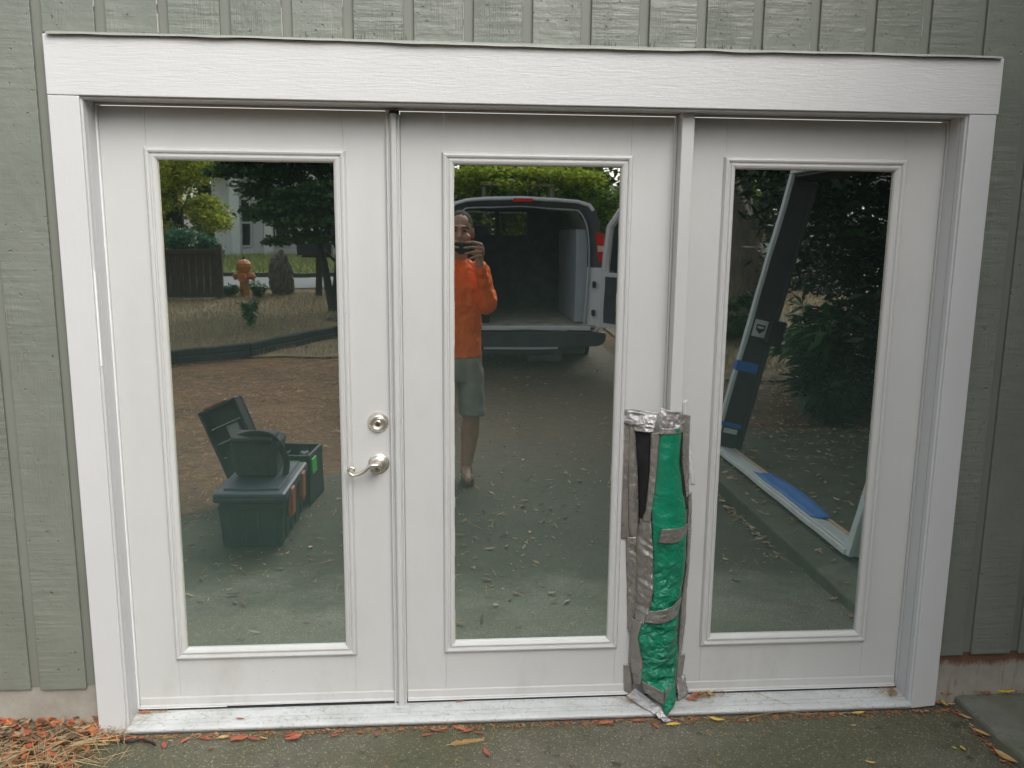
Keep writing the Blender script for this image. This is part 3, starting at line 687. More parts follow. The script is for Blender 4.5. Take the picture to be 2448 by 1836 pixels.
# tape along the left, upper two layers
strip('tape_strip', [(1.748, -.0025, .994), (1.752, -.0025, .7), (1.754, -.0025, .582)], [(1.770, -.006, .998), (1.776, -.006, .7), (1.782, -.006, .582)], 60, 6, 'tape', tp, .001, .0015, 30, 1, seed=6)
strip('tape_strip', [(1.766, -.005, .998), (1.768, -.006, .8), (1.776, -.006, .62), (1.790, -.006, .560)], [(1.786, -.008, .998), (1.802, -.010, .814), (1.812, -.010, .64), (1.812, -.008, .560)], 60, 8, 'tape', tp, .007, .003, 26, .6, seed=8)
strip('tape_strip', [(1.830, -.052, .966), (1.831, -.052, .84), (1.824, -.045, .70), (1.815, -.03, .655)], [(1.858, -.064, .975), (1.850, -.066, .81), (1.840, -.066, .71), (1.836, -.06, .66)], 50, 8, 'tape', tp, .003, .005, 22, .8, seed=10)
strip('tape_strip', [(1.770, -.0045, .592), (1.772, -.0045, .532), (1.780, -.0045, .40), (1.787, -.0045, .250), (1.796, -.0045, .236), (1.794, -.0045, .118)], [(1.812, -.008, .592), (1.812, -.010, .532), (1.815, -.012, .40), (1.812, -.014, .330), (1.806, -.014, .26), (1.812, -.012, .12)], 90, 10, 'tape', tp, .006, .006, 18, .5, seed=12)
strip('tape_strip', [(1.812, -.010, .660), (1.800, -.010, .56), (1.806, -.012, .42), (1.806, -.014, .330), (1.805, -.02, .29)], [(1.840, -.062, .665), (1.853, -.069, .53), (1.856, -.069, .432), (1.849, -.069, .354), (1.826, -.066, .30)], 90, 14, 'tape', tp, .004, .012, 15, .45, seed=14, jag=.002)
strip('tape_strip', [(1.790, -.010, .30), (1.796, -.010, .236), (1.797, -.012, .118), (1.812, -.02, .05)], [(1.824, -.062, .305), (1.809, -.062, .245), (1.820, -.062, .199), (1.832, -.062, .149), (1.828, -.062, .075)], 60, 12, 'tape', tp, .004, .008, 17, .5, seed=16)
strip('tape_strip', [(1.777, -.003, .114), (1.779, -.003, .06), (1.780, -.003, .012)], [(1.806, -.006, .118), (1.808, -.008, .06), (1.814, -.014, .008)], 20, 8, 'tape', tp, .002, .003, 25, .6, seed=18)
# top bands
def band(pts4, mat, bulge, wr, seed, nx=36, nz=20, name='tape_strip'):
    a, b, c, d = [Vector(p) for p in pts4]      # TL TR BR BL
    bm = nb(); rows = []
    for i in range(nz + 1):
        t = i / nz; l_ = a.lerp(d, t); r_ = b.lerp(c, t); row = []
        for j in range(nx + 1):
            u = j / nx; p = l_.lerp(r_, u); s = math.sin(PI * u)
            q1 = Vector((p.x * 30 + seed, seed, p.z * 26)); f = .6 * noise.noise(q1) + .8 * (.5 - abs(noise.noise(Vector((p.x * 28 + p.z * 30, seed, p.z * 55 - p.x * 12))))) + .4 * (.5 - abs(noise.noise(Vector((p.x * 60 - p.z * 40, seed, p.z * 70)))))
            p.y -= bulge * s + wr * f * (.4 + .6 * s)
            if i in (0, nz): p.z += .0018 * noise.noise(Vector((p.x * 60, seed, 0)))
            row.append(bm.verts.new(p))
        rows.append(row)
    for r, s in zip(rows, rows[1:]):
        for j in range(nx): bm.faces.new((r[j], s[j], s[j + 1], r[j + 1]))
    bmesh.ops.recalc_face_normals(bm, faces=bm.faces)
    if sum(f.normal.y for f in bm.faces) > 0: bmesh.ops.reverse_faces(bm, faces=bm.faces)
    o = bm_obj(name, bm, mat, tp, True); md = o.modifiers.new('thickness', 'SOLIDIFY'); md.thickness = .001; md.offset = -1
    return o
band([(1.739, -.0035, 1.042), (1.862, -.030, 1.031), (1.842, -.046, .974), (1.733, -.0035, .995)], 'tape_bright', .004, .009, 3)
band([(1.778, -.012, 1.005), (1.850, -.045, 1.015), (1.838, -.055, .970), (1.782, -.018, .966)], 'tape_bright', .002, .010, 5)
band([(1.857, -.064, 1.053), (1.924, -.064, 1.039), (1.937, -.064, .972), (1.852, -.072, .966)], 'tape_bright', .006, .010, 9)
band([(1.856, -.074, .988), (1.936, -.060, .988), (1.937, -.062, .970), (1.854, -.076, .966)], 'tape', .016, .002, 10, nz=6)
band([(1.922, -.045, 1.034), (1.976, -.0035, 1.014), (1.976, -.0035, .952), (1.935, -.040, .980)], 'tape', .004, .007, 21)
strip('tape_strip', [(1.938, -.040, 1.0), (1.944, -.034, .87), (1.957, -.034, .759), (1.965, -.034, .73)], [(1.975, -.003, .995), (1.977, -.003, .87), (1.983, -.003, .76), (1.985, -.003, .738)], 50, 8, 'tape', tp, .002, .003, 20, .7, seed=24)
strip('glitter_cloth', [(1.932, -.060, .97), (1.933, -.060, .864), (1.948, -.055, .759), (1.960, -.05, .70)], [(1.944, -.036, .97), (1.946, -.036, .864), (1.963, -.036, .759), (1.972, -.036, .70)], 40, 4, 'black_fabric', tp, .002, .003, 40, .7, seed=25)
strip('tape_strip', [(1.980, -.006, .745), (1.977, -.028, .60), (1.978, -.03, .47), (1.968, -.03, .38), (1.966, -.03, .285), (1.963, -.03, .152)], [(1.994, -.003, .745), (1.998, -.003, .615), (1.997, -.003, .466), (1.992, -.003, .372), (1.994, -.003, .285), (1.984, -.003, .152)], 90, 8, 'tape', tp, .003, .004, 20, .6, seed=26, jag=.002)
strip('tape_strip', [(1.966, -.02, .150), (1.962, -.03, .09), (1.958, -.04, .05)], [(1.998, -.003, .148), (1.992, -.003, .074), (1.988, -.003, .05)], 20, 6, 'tape', tp, .002, .003, 20, .6, seed=28)
strip('tape_strip', [(1.962, -.03, .075), (1.962, -.04, .04), (1.965, -.05, .002)], [(2.000, -.003, .070), (2.008, -.003, .03), (2.014, -.012, .004)], 20, 8, 'tape_bright', tp, .003, .010, 22, .8, seed=29)
# cross patches on the tarp
band([(1.867, -.108, .652), (1.972, -.046, .648), (1.968, -.046, .592), (1.858, -.104, .604)], 'tape', .022, .004, 31)
band([(1.838, -.088, .353), (1.964, -.046, .386), (1.952, -.050, .320), (1.826, -.084, .312)], 'tape', .036, .004, 33)
band([(1.826, -.078, .092), (1.893, -.122, .074), (1.893, -.126, .026), (1.835, -.090, .056)], 'tape', .002, .003, 35)
band([(1.899, -.122, .074), (1.946, -.070, .084), (1.946, -.080, .045), (1.897, -.126, .030)], 'tape', .002, .003, 37)
# tape tail lying over the threshold down to the driveway
bm = nb(); rows = []
ctr = smoothpts([(1.800, -.028, .020), (1.826, -.060, .012), (1.850, -.085, .004), (1.878, -.108, -.004), (1.893, -.122, -.019), (1.902, -.136, -.027), (1.915, -.140, -.028)], 6)
for i, p in enumerate(ctr):
    wd = .028 if i < 26 else .018
    row = []
    for j in range(11):
        u = j / 10 - .5
        q1 = Vector((i * .35, j * .7, 3)); row.append(bm.verts.new(p + Vector((wd * u * 1.2, wd * u * .2, wd * u * .9 if i < 20 else wd * u * .35)) + Vector((0, -.5, 1)) * (.004 + .005 * noise.noise(q1))))
    rows.append(row)
for r, s in zip(rows, rows[1:]):
    for j in range(10): bm.faces.new((r[j], r[j + 1], s[j + 1], s[j]))
o = bm_obj('tape_strip', bm, 'tape_bright', tp, True); md = o.modifiers.new('thickness', 'SOLIDIFY'); md.thickness = .001
# pale residue where old tape was pulled off the right door
for L, R, sd in (([(1.944, -.0006, 1.060), (1.955, -.0006, .95), (1.990, -.0006, .77)], [(1.966, -.0006, 1.069), (1.975, -.0006, .95), (2.006, -.0006, .77)], 1),):
    strip('tape_residue', L, R, 40, 2, 'residue', tp, 0, 0, thick=.0002, seed=sd, jag=.010)

# ------------------------------------------------------------------ fallen leaves in view (each one a thing)
def leaf_mesh(name, L, Wd, curl, mat, seed):
    rr = random.Random(seed); bm = nb(); n = 9; rows = []
    for i in range(n + 1):
        t = i / n; wdt = Wd * (math.sin(PI * min(1, t ** .85)) ** .8 + .02) * .5
        x = (t - .5) * L; z = curl * (2 * t - 1) ** 2 + .002
        side = .12 * L * (t - .5) ** 2 * (1 if seed % 2 else -1)
        rows.append([bm.verts.new((x, side + wdt * v, z + abs(v) * wdt * (.35 + .15 * rr.random()))) for v in (-1, -.5, 0, .5, 1)])
    for a, b in zip(rows, rows[1:]):
        for j in range(4): bm.faces.new((a[j], b[j], b[j + 1], a[j + 1]))
    tube(bm, [(-L * .5, rows[0][2].co.y, curl + .003), (-L * .62, rows[0][2].co.y + .003, curl + .004)], [.0007, .0005], 4)
    bm.normal_update(); me = bpy.data.meshes.new(name); bm.to_mesh(me); bm.free(); me.materials.append(M[mat])
    for p in me.polygons: p.use_smooth = True
    return me
LM = {c: [leaf_mesh('fallen_leaf', random.uniform(.045, .062), random.uniform(.015, .022), random.uniform(.001, .010), m_, s) for s in range(4)] for c, m_ in (('orange', 'leaf_orange'), ('red', 'leaf_red'), ('yellow', 'leaf_yellow'), ('tan', 'leaf_tan'), ('brown', 'leaf_brown'))}
def leaf(kind, x, y, label, group=None, rz=None, z=None, sc=1.0, tilt=.12):
    o = bpy.data.objects.new('fallen_leaf', random.choice(LM[kind])); link(o)
    o.location = (x, y, (gz(x, y) + .001) if z is None else z); o.scale = (sc, sc, sc)
    o.rotation_euler = (random.uniform(-tilt, tilt), random.uniform(-tilt, tilt), random.uniform(0, 6.28) if rz is None else rz)
    tag(o, label, 'leaf', group)
G1 = 'red and orange leaves along the foot of the threshold'
Lr = 'dry reddish orange leaf lying on the driveway along the foot of the white threshold'
ORD = 'first second third fourth fifth sixth seventh eighth ninth tenth eleventh twelfth thirteenth fourteenth fifteenth sixteenth seventeenth eighteenth nineteenth twentieth'.split() + ['twenty ' + w_ for w_ in 'first second third fourth fifth sixth seventh'.split()]
ROW = ((.045, -.122, 'orange', .35, 1.25), (.075, -.128, 'orange', .6, .9), (.107, -.133, 'red', .5, .9), (.363, -.142, 'red', -.2, .85), (.465, -.146, 'red', .7, 1), (.480, -.150, 'orange', .4, .9), (.520, -.152, 'red', -.3, .95), (.640, -.140, 'red', .1, 1), (.655, -.152, 'orange', .35, 1.05), (.645, -.160, 'red', -.1, .9), (.783, -.146, 'red', .5, .6), (.866, -.134, 'red', -.3, .6), (.92, -.150, 'red', 1.4, .6), (.864, -.136, 'orange', -.1, .5), (1.086, -.163, 'red', .15, .7), (1.116, -.140, 'red', -.1, .75), (1.20, -.134, 'orange', -.4, .8), (1.225, -.146, 'red', .3, .9), (1.262, -.160, 'red', -.3, .65), (1.69, -.132, 'orange', .1, 1), (1.715, -.138, 'red', .5, .7), (1.808, -.122, 'orange', .1, .7), (2.163, -.143, 'red', .2, .5), (.30, -.145, 'orange', .9, .7), (.17, -.142, 'red', .1, .8), (.42, -.139, 'tan', .2, .8))
for i, (x, y, kd, rz, sc) in enumerate(sorted(ROW)):
    leaf(kd, x, y, ('small ' if sc < .78 else '') + {'orange': 'orange', 'red': 'dull red', 'tan': 'tan'}[kd] + ' leaf against the threshold front, ' + ORD[i] + ' from the left', G1, rz, sc=sc)
leaf('red', 1.279, -.262, 'dark red leaf lying alone on the driveway below the middle door', rz=1.9, sc=.85)
leaf('red', .240, -.172, 'red leaf pointing towards the doors just left of the small brown leaf', rz=-1.2, sc=.75)
leaf('brown', .393, -.195, 'small dark brown leaf alone on the driveway below the left door', rz=.4, sc=.45)
leaf('tan', .553, -.150, 'pale tan leaf beside the red leaves below the left door', rz=-.5, sc=.6)
leaf('orange', 1.862, -.156, 'narrow orange leaf pointing away from the tip of the silver tape', rz=-1.1, sc=.75)
leaf('yellow', 1.923, -.152, 'yellow leaf lying under the tip of the silver tape', rz=.1, sc=1.0)
leaf('yellow', 2.079, -.132, 'large tan yellow leaf against the threshold right of the tarp', rz=-.25, sc=1.0)
leaf('yellow', 2.186, -.140, 'small upright yellow leaf against the threshold below the right door', rz=1.35, sc=.6)
leaf('yellow', 2.590, -.122, 'pale oval leaf against the threshold near its right end', rz=0.02, sc=.85)
leaf('tan', 2.543, -.187, 'tiny pale leaf on the driveway below the right door', rz=.05, sc=.4)
leaf('yellow', 2.504, -.381, 'narrow yellow leaf lowest on the driveway towards the right', rz=-.2, sc=.65)
leaf('yellow', 2.845, -.327, 'round yellow green leaf on the driveway near the slab edge', rz=1.5, sc=.6)
leaf('yellow', 2.820, -.322, 'tiny pale leaf just left of the round yellow green leaf', rz=-.9, sc=.3)
leaf('yellow', 2.917, -.099, 'upright yellow leaf in the corner between casing and slab', rz=1.5, sc=.95, z=-.022)
leaf('tan', 2.944, -.098, 'small tan leaf touching the concrete slab corner', rz=.1, sc=.55, z=-.024)
leaf('tan', 2.908, -.122, 'small tan leaf below the upright yellow leaf at the slab corner', rz=-.7, sc=.35)
leaf('orange', 2.902, -.088, 'brownish orange leaf tucked behind the upright yellow leaf at the casing', rz=.1, sc=.8, z=-.026)
leaf('tan', 2.957, -.165, 'tan leaf wedged against the slab edge, upper of the two', rz=-.95, sc=.85)
leaf('tan', 2.957, -.255, 'tan leaf wedged against the slab edge, middle one', rz=-1.0, sc=1.0)
leaf('tan', 2.955, -.385, 'long tan leaf wedged against the slab edge at the bottom corner', rz=-1.2, sc=1.5)
leaf('tan', 1.812, -.050, 'tan leaf on the threshold beside the foot of the tarp, left side', rz=.2, sc=.95, z=.006)
leaf('yellow', 1.822, -.062, 'yellow leaf half under the tan leaf at the left foot of the tarp', rz=-.6, sc=.8, z=.000)
leaf('orange', 2.035, -.035, 'orange leaf on the threshold right of the tarp', rz=.5, sc=.9, z=.004)
leaf('orange', 2.052, -.030, 'orange leaf leaning upright against the right door foot', rz=1.3, sc=.8, z=.008, tilt=.5)
leaf('tan', 2.085, -.030, 'tan orange leaf standing upright on the threshold near the tarp', rz=1.55, sc=.9, z=.006)
leaf('orange', 2.015, -.050, 'brown orange leaf lowest in the little heap right of the tarp', rz=-.4, sc=.8, z=-.002)
leaf('red', 1.20, -.020, 'reddish leaf stuck in the gap under the middle door', rz=.0, sc=.6, z=.001)
leaf('orange', .128, -.030, 'reddish leaf on the left end of the threshold', rz=.1, sc=.7, z=.001)
leaf('red', .46, -.075, 'thin red leaf lying on the threshold under the left door', rz=.0, sc=.55, z=-.006)
leaf('tan', 2.715, -.045, 'pale leaf on the right end of the threshold', rz=.5, sc=.5, z=-.001)
# bright curved leaf on the slab
bm = nb(); pts = smoothpts([(3.118, -.030, .000), (3.126, -.052, .004), (3.144, -.072, .007), (3.168, -.080, .009), (3.190, -.078, .012)], 5)
tube(bm, pts, [.001 + .0065 * math.sin(PI * i / (len(pts) - 1)) ** .7 for i in range(len(pts))], 8, .35, Vector((0, 0, 1)))
tag(bm_obj('fallen_leaf', bm, 'leaf_bright', smooth=True), 'bright yellow curled leaf lying on the concrete slab', 'leaf')
# cedar sprig
bm = nb(); 
for i in range(12):
    t = i / 11; x = 1.165 + t * .10; y = -.212 + t * .016
    for sg in (-1, 1):
        l_ = .030 * (1 - .5 * t) * random.uniform(.7, 1.1)
        tube(bm, [(x, y, -.030), (x + l_ * .75, y + sg * l_ * .6, -.026)], [.0022, .0012], 5, .5)
tube(bm, [(1.15, -.214, -.031), (1.275, -.194, -.029)], [.0014, .001], 5)
for v in bm.verts: v.co.z += gz(0, -.2) - gz(0, 0) + .0025
tag(bm_obj('cedar_sprig', bm, 'leaf_tan'), 'dry yellow cedar sprig on the driveway below the middle door', 'sprig')
# broken stick with dark tip
st = thing('broken_stick', 'pale stick with a charred black end on the driveway, bottom left', 'stick', (.08, -.168, -.026))
bm = nb(); tube(bm, smoothpts([(-.125, -.008, .012), (-.06, .002, .013), (.022, .010, .010)], 5), .0028, 7); bm_obj('stick_shaft', bm, 'leaf_tan', st, True)
bm = nb(); tube(bm, smoothpts([(.018, .009, .010), (.05, .001, .007), (.085, .006, .012), (.12, -.004, .006), (.135, -.014, .004)], 5), [.003 + .0022 * abs(math.sin(i * 1.9)) for i in range(21)], 7); bm_obj('charred_end', bm, 'keyhole', st, True)
# long straw on the threshold
bm = nb(); tube(bm, smoothpts([(2.16, -.142, -.026), (2.30, -.128, -.012), (2.40, -.135, -.020), (2.44, -.130, -.018)], 6), .0014, 5); tube(bm, smoothpts([(2.24, -.01, .002), (2.32, -.07, -.004), (2.42, -.135, -.022)], 6), .0007, 5)
tag(bm_obj('straw_stalk', bm, 'straw', smooth=True), 'thin dry stalk arching over the threshold below the right door', 'stalk')

# loose litter nobody could count
def litter_obj(name, pts, L, Wd, mat, tilt=.35, fold=.25):
    V = []
    for (x, y, z) in pts:
        l_ = random.uniform(*L) / 2; w_ = random.uniform(*Wd) / 2; a = random.uniform(0, 6.283)
        ax = Vector((math.cos(a), math.sin(a), random.uniform(-tilt, tilt))).normalized(); n = Vector((random.gauss(0, tilt), random.gauss(0, tilt), 1)).normalized()
        s = n.cross(ax).normalized(); n = ax.cross(s); p = Vector((x, y, z))
        cu = n * min(l_, Wd[1] * 1.6) * random.uniform(-.1, .35)
        a0, a1 = p - ax * l_ + cu, p + ax * l_ + cu; m0, m1 = p - ax * l_ * .35, p + ax * l_ * .35
        up = n * w_ * fold
        V += [a0, m0 + s * w_ * .85 + up, m1 + s * w_ * .85 + up, a1, a0, a1, m1 - s * w_ * .85 + up, m0 - s * w_ * .85 + up]
    # shared island: weld the two halves
    me = bpy.data.meshes.new(name); n = len(V) // 8
    vv = []; ff = []
    for i in range(n):
        q_ = V[i * 8:i * 8 + 8]; b = i * 6
        vv += [q_[0], q_[1], q_[2], q_[3], q_[6], q_[7]]; ff += [(b, b + 1, b + 2, b + 3), (b, b + 3, b + 4, b + 5)]
    me.from_pydata([tuple(v) for v in vv], [], ff); me.update(); return mesh_obj(name, me, mat)
pts = []
for i in range(1500):
    x = random.uniform(-.75, .10); y = random.uniform(-.5, -.055)
    edge = interp(dl, y) - .02
    if x > edge + abs(random.gauss(0, .035)): continue
    hh = .03 * max(0, (edge - x)) * 3 + .012 * random.random() + .03 * math.exp(-abs(y + .06) * 9)
    pts.append((x, y, gz(x, y) + min(.045, hh)))
tag(litter_obj('leaf_heap', pts, (.030, .062), (.010, .020), 'litter', .45, .3), 'heap of red orange leaves and twigs left of the door casing', 'leaves', kind='stuff')
pts = []
for i in range(2000):
    x = random.uniform(-.8, .16); y = random.uniform(-.55, -.05)
    if x > interp(dl, y) + abs(random.gauss(0, .08)): continue
    pts.append((x, y, gz(x, y) + random.uniform(.008, .045)))
tag(litter_obj('dry_straw_litter', pts, (.04, .15), (.0015, .0035), 'straw', .3, .1), 'dry straw and twigs mixed into the leaf heap', 'straw', kind='stuff')
pts = [(random.uniform(.0, 2.98), -.36 + .26 * random.random() ** 1.0 if random.random() < .5 else random.uniform(-.62, -.1), 0) for i in range(520)]
pts += [(random.uniform(.05, 2.9), -.118 - abs(random.gauss(0, .018)), 0) for i in range(650)]
pts = [(x, y, gz(x, y) + .004) for x, y, _ in pts]
pts += [(random.uniform(.12, 2.78), random.uniform(-.1, -.012), -.004) for i in range(170)]
pts += [(random.gauss(1.80, .03), random.uniform(-.07, -.02), .001) for i in range(60)] + [(2.03 + abs(random.gauss(0, .05)), random.uniform(-.05, -.01), .002 + random.random() * .006) for i in range(150)] + [(2.77 - abs(random.gauss(0, .03)), random.uniform(-.07, -.01), .001) for i in range(110)] + [(.11 + abs(random.gauss(0, .05)), random.uniform(-.03, -.01), .001) for i in range(80)]
tag(litter_obj('pine_needles', pts, (.012, .042), (.0008, .0016), 'needle', .12, .1), 'dry pine needles scattered over the driveway and threshold', 'needles', kind='stuff')
pts = [(random.uniform(.1, 2.95), -.114 - abs(random.gauss(0, .012)), 0) for i in range(700)] + [(2.955 - abs(random.gauss(0, .012)), random.uniform(-.7, -.1), 0) for i in range(160)]
pts = [(x, y, gz(x, y) + .003) for x, y, _ in pts]
pts += [(random.uniform(2.9, 4.2), -.072 - abs(random.gauss(0, .012)), .003 + .008 * random.random()) for i in range(160)]
tag(litter_obj('leaf_crumbs', pts, (.006, .022), (.003, .009), 'litter', .3, .2), 'leaf crumbs gathered along the threshold and the slab edge', 'leaves', kind='stuff')
# litter further out, seen in the glass
pts = []
for i in range(900):
    x = random.uniform(-1.2, 3.2); y = random.uniform(-7.5, -.6)
    dens = .25 + .75 * (noise.noise(Vector((x * .9, y * .9, 4))) > .05)
    if random.random() < dens: pts.append((x, y, gz(x, y) + .006))
for i in range(3200):
    x = random.uniform(3.3, 7.0); y = random.uniform(-7.2, -3.6); pts.append((x, y, gz(x, y) + .01 + .03 * random.random()))
for i in range(900): x = random.uniform(3.0, 4.8); y = random.uniform(-4.1, -.5) if random.random() < .5 else -4.1 + abs(random.gauss(0, 1.1)); pts.append((x, y, .003))
for i in range(240): pts.append((2.955 - abs(random.gauss(0, .03)), random.uniform(-4.2, -.7), -.085))
tag(litter_obj('scattered_leaves', pts, (.025, .075), (.010, .024), 'litter_tan', .3, .2), 'tan leaves scattered over the yard, seen in the door glass', 'leaves', kind='stuff')

pts = []
while len(pts) < 15000:
    x = random.uniform(-2.8, 1.8); y = random.uniform(-8.2, -1.0)
    e = interp(dl, y) - x
    if random.random() < (1 if e > .25 else max(.06, .5 + e)) * (.35 + .65 * (noise.noise(Vector((x * 1.6, y * 1.6, 9))) > -.1)): pts.append((x, y, gz(x, y) + random.uniform(.002, .014)))
tag(litter_obj('fallen_needles', pts, (.05, .13), (.002, .005), 'needle_red', .25, .1), 'rusty conifer needles covering the yard, seen in the door glass', 'needles', kind='stuff')
pts = []
while len(pts) < 4500:
    x = random.uniform(-2.8, 3.2); y = random.uniform(-8.2, -1.0); pts.append((x, y, gz(x, y) + random.uniform(.002, .010)))
tag(litter_obj('small_debris', pts, (.015, .045), (.003, .010), 'litter_tan', .25, .1), 'small bits of bark and leaf on the driveway, seen in the glass', 'debris', kind='stuff')

# ------------------------------------------------------------------ foliage
def leafcloud(name, clumps, n, size, mat, parent=None, flat=.5, origin=(0, 0, 0), asp=.5, droop=0.0):
    """leaf sized faces spread in clumps; clumps = (x, y, z, rx, ry, rz)"""
    cl = np.array(clumps, float); vol = (cl[:, 3] * cl[:, 4] * cl[:, 5]) ** .75; pk = vol / vol.sum()
    idx = rng.choice(len(cl), n, p=pk)
    d = rng.normal(size=(n, 3)); d /= np.linalg.norm(d, axis=1)[:, None]
    r = rng.random(n) ** .42 * (1 + .18 * rng.normal(size=n))
    P = cl[idx, :3] + d * r[:, None] * cl[idx, 3:6] - np.array(origin)
    ax = rng.normal(size=(n, 3)); ax[:, 2] = ax[:, 2] * flat - droop; ax /= np.linalg.norm(ax, axis=1)[:, None]
    nn = rng.normal(size=(n, 3)); nn[:, 2] += 1.2; s = np.cross(nn, ax); s /= np.linalg.norm(s, axis=1)[:, None] + 1e-9
    L = size * (.5 + 1.1 * rng.random(n) ** 2); Wd = L * asp
    V = np.stack([P - ax * L[:, None] * .5, P + s * Wd[:, None] * .5, P + ax * L[:, None] * .5, P - s * Wd[:, None] * .5], 1)
    return quadmesh(name, V, 4, mat, parent)
def clumps_in(cx, cy, cz, rx, ry, rz, n, cr, seed=0, flat=.6):
    rr = random.Random(seed); out = []
    for i in range(n):
        while True:
            u, v, w_ = rr.uniform(-1, 1), rr.uniform(-1, 1), rr.uniform(-1, 1)
            if u * u + v * v + w_ * w_ < 1: break
        k = rr.uniform(.6, 1.4) * cr; out.append((cx + u * rx, cy + v * ry, cz + w_ * rz, k, k, k * flat))
    return out
def tree(name, label, cat, base, height, cl, n, size, leafmat, barkmat, r0=.12, group=None, limbs=6, seed=0, asp=.5, lean=(0, 0), stems=1, droop=0.0):
    t = thing(name, label, cat, base, group); rr = random.Random(seed); bm = nb()
    for sidx in range(stems):
        lx = lean[0] + (rr.uniform(-.35, .35) if stems > 1 else 0); ly = lean[1] + (rr.uniform(-.35, .35) if stems > 1 else 0); r = r0 / stems ** .5
        P = smoothpts([(0, 0, -.1), (lx * height * .3 + rr.uniform(-.05, .05), ly * height * .3, height * .33), (lx * height * .6, ly * height * .6 + rr.uniform(-.1, .1), height * .66), (lx * height, ly * height, height)], 5)
        tube(bm, P, [r * (1 - .75 * i / (len(P) - 1)) * (1.25 if i == 0 else 1) for i in range(len(P))], 9)
        for j in range(limbs):
            c = rr.choice(cl); k = rr.randint(4, len(P) - 1); e = Vector(c[:3]) - Vector(base); a = P[k]
            md = a.lerp(e, .5) + Vector((0, 0, .1 * height * rr.random() * .5))
            tube(bm, smoothpts([a, md, e], 4), [r * .4 * (1 - .8 * i / 8) for i in range(9)], 6)
    bm_obj('trunk', bm, barkmat, t, True)
    leafcloud('crown', cl, n, size, leafmat, t, origin=base, asp=asp, droop=droop)
    return t
# yellow green tree beyond the low fence
cl = clumps_in(-4.9, -16.2, 2.9, 1.15, 1.0, 1.3, 40, .36, 1) + clumps_in(-3.9, -16.0, 1.95, .35, .6, .35, 8, .28, 2)
tree('yellow_green_tree', 'feathery yellow green tree behind the low dark fence, reflected in the left door', 'tree', (-4.7, -16.3, .42), 3.4, cl, 26000, .10, 'yellow_leaf', 'dark_bark', .10, seed=3, asp=.35, droop=.5)
cl = clumps_in(-4.1, -14.6, 1.3, .55, .4, .35, 14, .25, 5)
tree('blue_green_shrub', 'blue green shrub just behind the low dark fence, reflected in the left door', 'shrub', (-4.1, -14.6, .41), .9, cl, 7000, .07, 'teal_leaf', 'dark_bark', .04, seed=4)
# dark maple, layered branches
cl = []
rr = random.Random(9)
for i in range(75):
    z = rr.uniform(1.75, 4.2); x = rr.uniform(-2.7, .6) if z > 2.3 else rr.uniform(-2.1, -.2); cl.append((x, -11.6 + rr.uniform(-1.2, 1.2), z, rr.uniform(.3, .55), .4, rr.uniform(.05, .12)))
for i in range(40): cl.append((rr.uniform(-2.0, -.1), -11.6 + rr.uniform(-.9, .9), rr.uniform(1.75, 3.3), .35, .4, .12))
for i in range(8): cl.append((rr.uniform(-1.7, -.7), -11.5 + rr.uniform(-.5, .5), rr.uniform(1.45, 1.8), .28, .3, .06))
tree('maple_tree', 'dark green maple with layered branches behind the mailbox, reflected in the left door', 'tree', (-.80, -12.0, .30), 3.0, cl, 44000, .085, 'maple_leaf', 'dark_bark', .16, seed=6, stems=4, limbs=7, asp=.7)
# big evergreen shrub on the right, with unseen clumps added for shade
cl = []
rr = random.Random(12)
for i in range(120):
    z = rr.uniform(.1, 3.6); lim = 4.75 if z < .8 else (4.55 if z < 1.3 else (4.1 if z < 1.75 else 3.55))
    cl.append((rr.uniform(lim + .35, 7.4), rr.uniform(-6.6, -4.2) - (0 if z > 1.2 else .0), z, .42, .42, .36))
for i in range(46): cl.append((rr.uniform(5.1, 7.2), rr.uniform(-3.8, -.9), rr.uniform(.2, 3.3), .42, .42, .38))  # unseen extension added to shade the right wall
for i in range(50): cl.append((rr.uniform(5.6, 9.5), rr.uniform(-9.0, -6.8), rr.uniform(1.0, 3.6), .5, .45, .4))
for i in range(60): cl.append((rr.uniform(3.4, 6.5), rr.uniform(-4.0, -.4), rr.uniform(2.7, 4.2), .45, .45, .3))  # unseen overhead canopy added to shade slab and right wall
for i in range(60): cl.append((rr.uniform(3.3, 6.5), rr.uniform(-5.2, -.9), rr.uniform(2.6, 3.8), .45, .45, .3))  # more of the added canopy, above what the glass mirrors
for i in range(40):
    cl.append((rr.uniform(3.2, 7), rr.uniform(-7.0, -5.0), rr.uniform(2.15, 3.8), .4, .4, .3))
tree('laurel_shrub', 'large dark evergreen shrub reflected in the right door, plus unseen shading clumps', 'shrub', (5.9, -5.6, -.07), 3.0, cl, 135000, .115, 'laurel_leaf', 'dark_bark', .10, seed=8, stems=3, asp=.36, droop=.3)
# leaning thick trunk left of it
cl = clumps_in(5.0, -10.0, 4.2, 1.9, 1.6, .9, 30, .6, 14) 
t_ = tree('leaning_tree', 'thick grey trunk leaning left at the edge of the right door glass', 'tree', (6.05, -10.2, .1), 4.2, cl, 16000, .13, 'maple_leaf', 'bark', .46, seed=15, limbs=5, lean=(-.36, .0))
cl = clumps_in(5.55, -9.3, .45, .55, .4, .3, 12, .22, 16)
tree('undergrowth_bush', 'low green bush at the foot of the leaning trunk', 'shrub', (5.55, -9.3, .1), .6, cl, 4000, .08, 'maple_leaf', 'dark_bark', .03, seed=17)
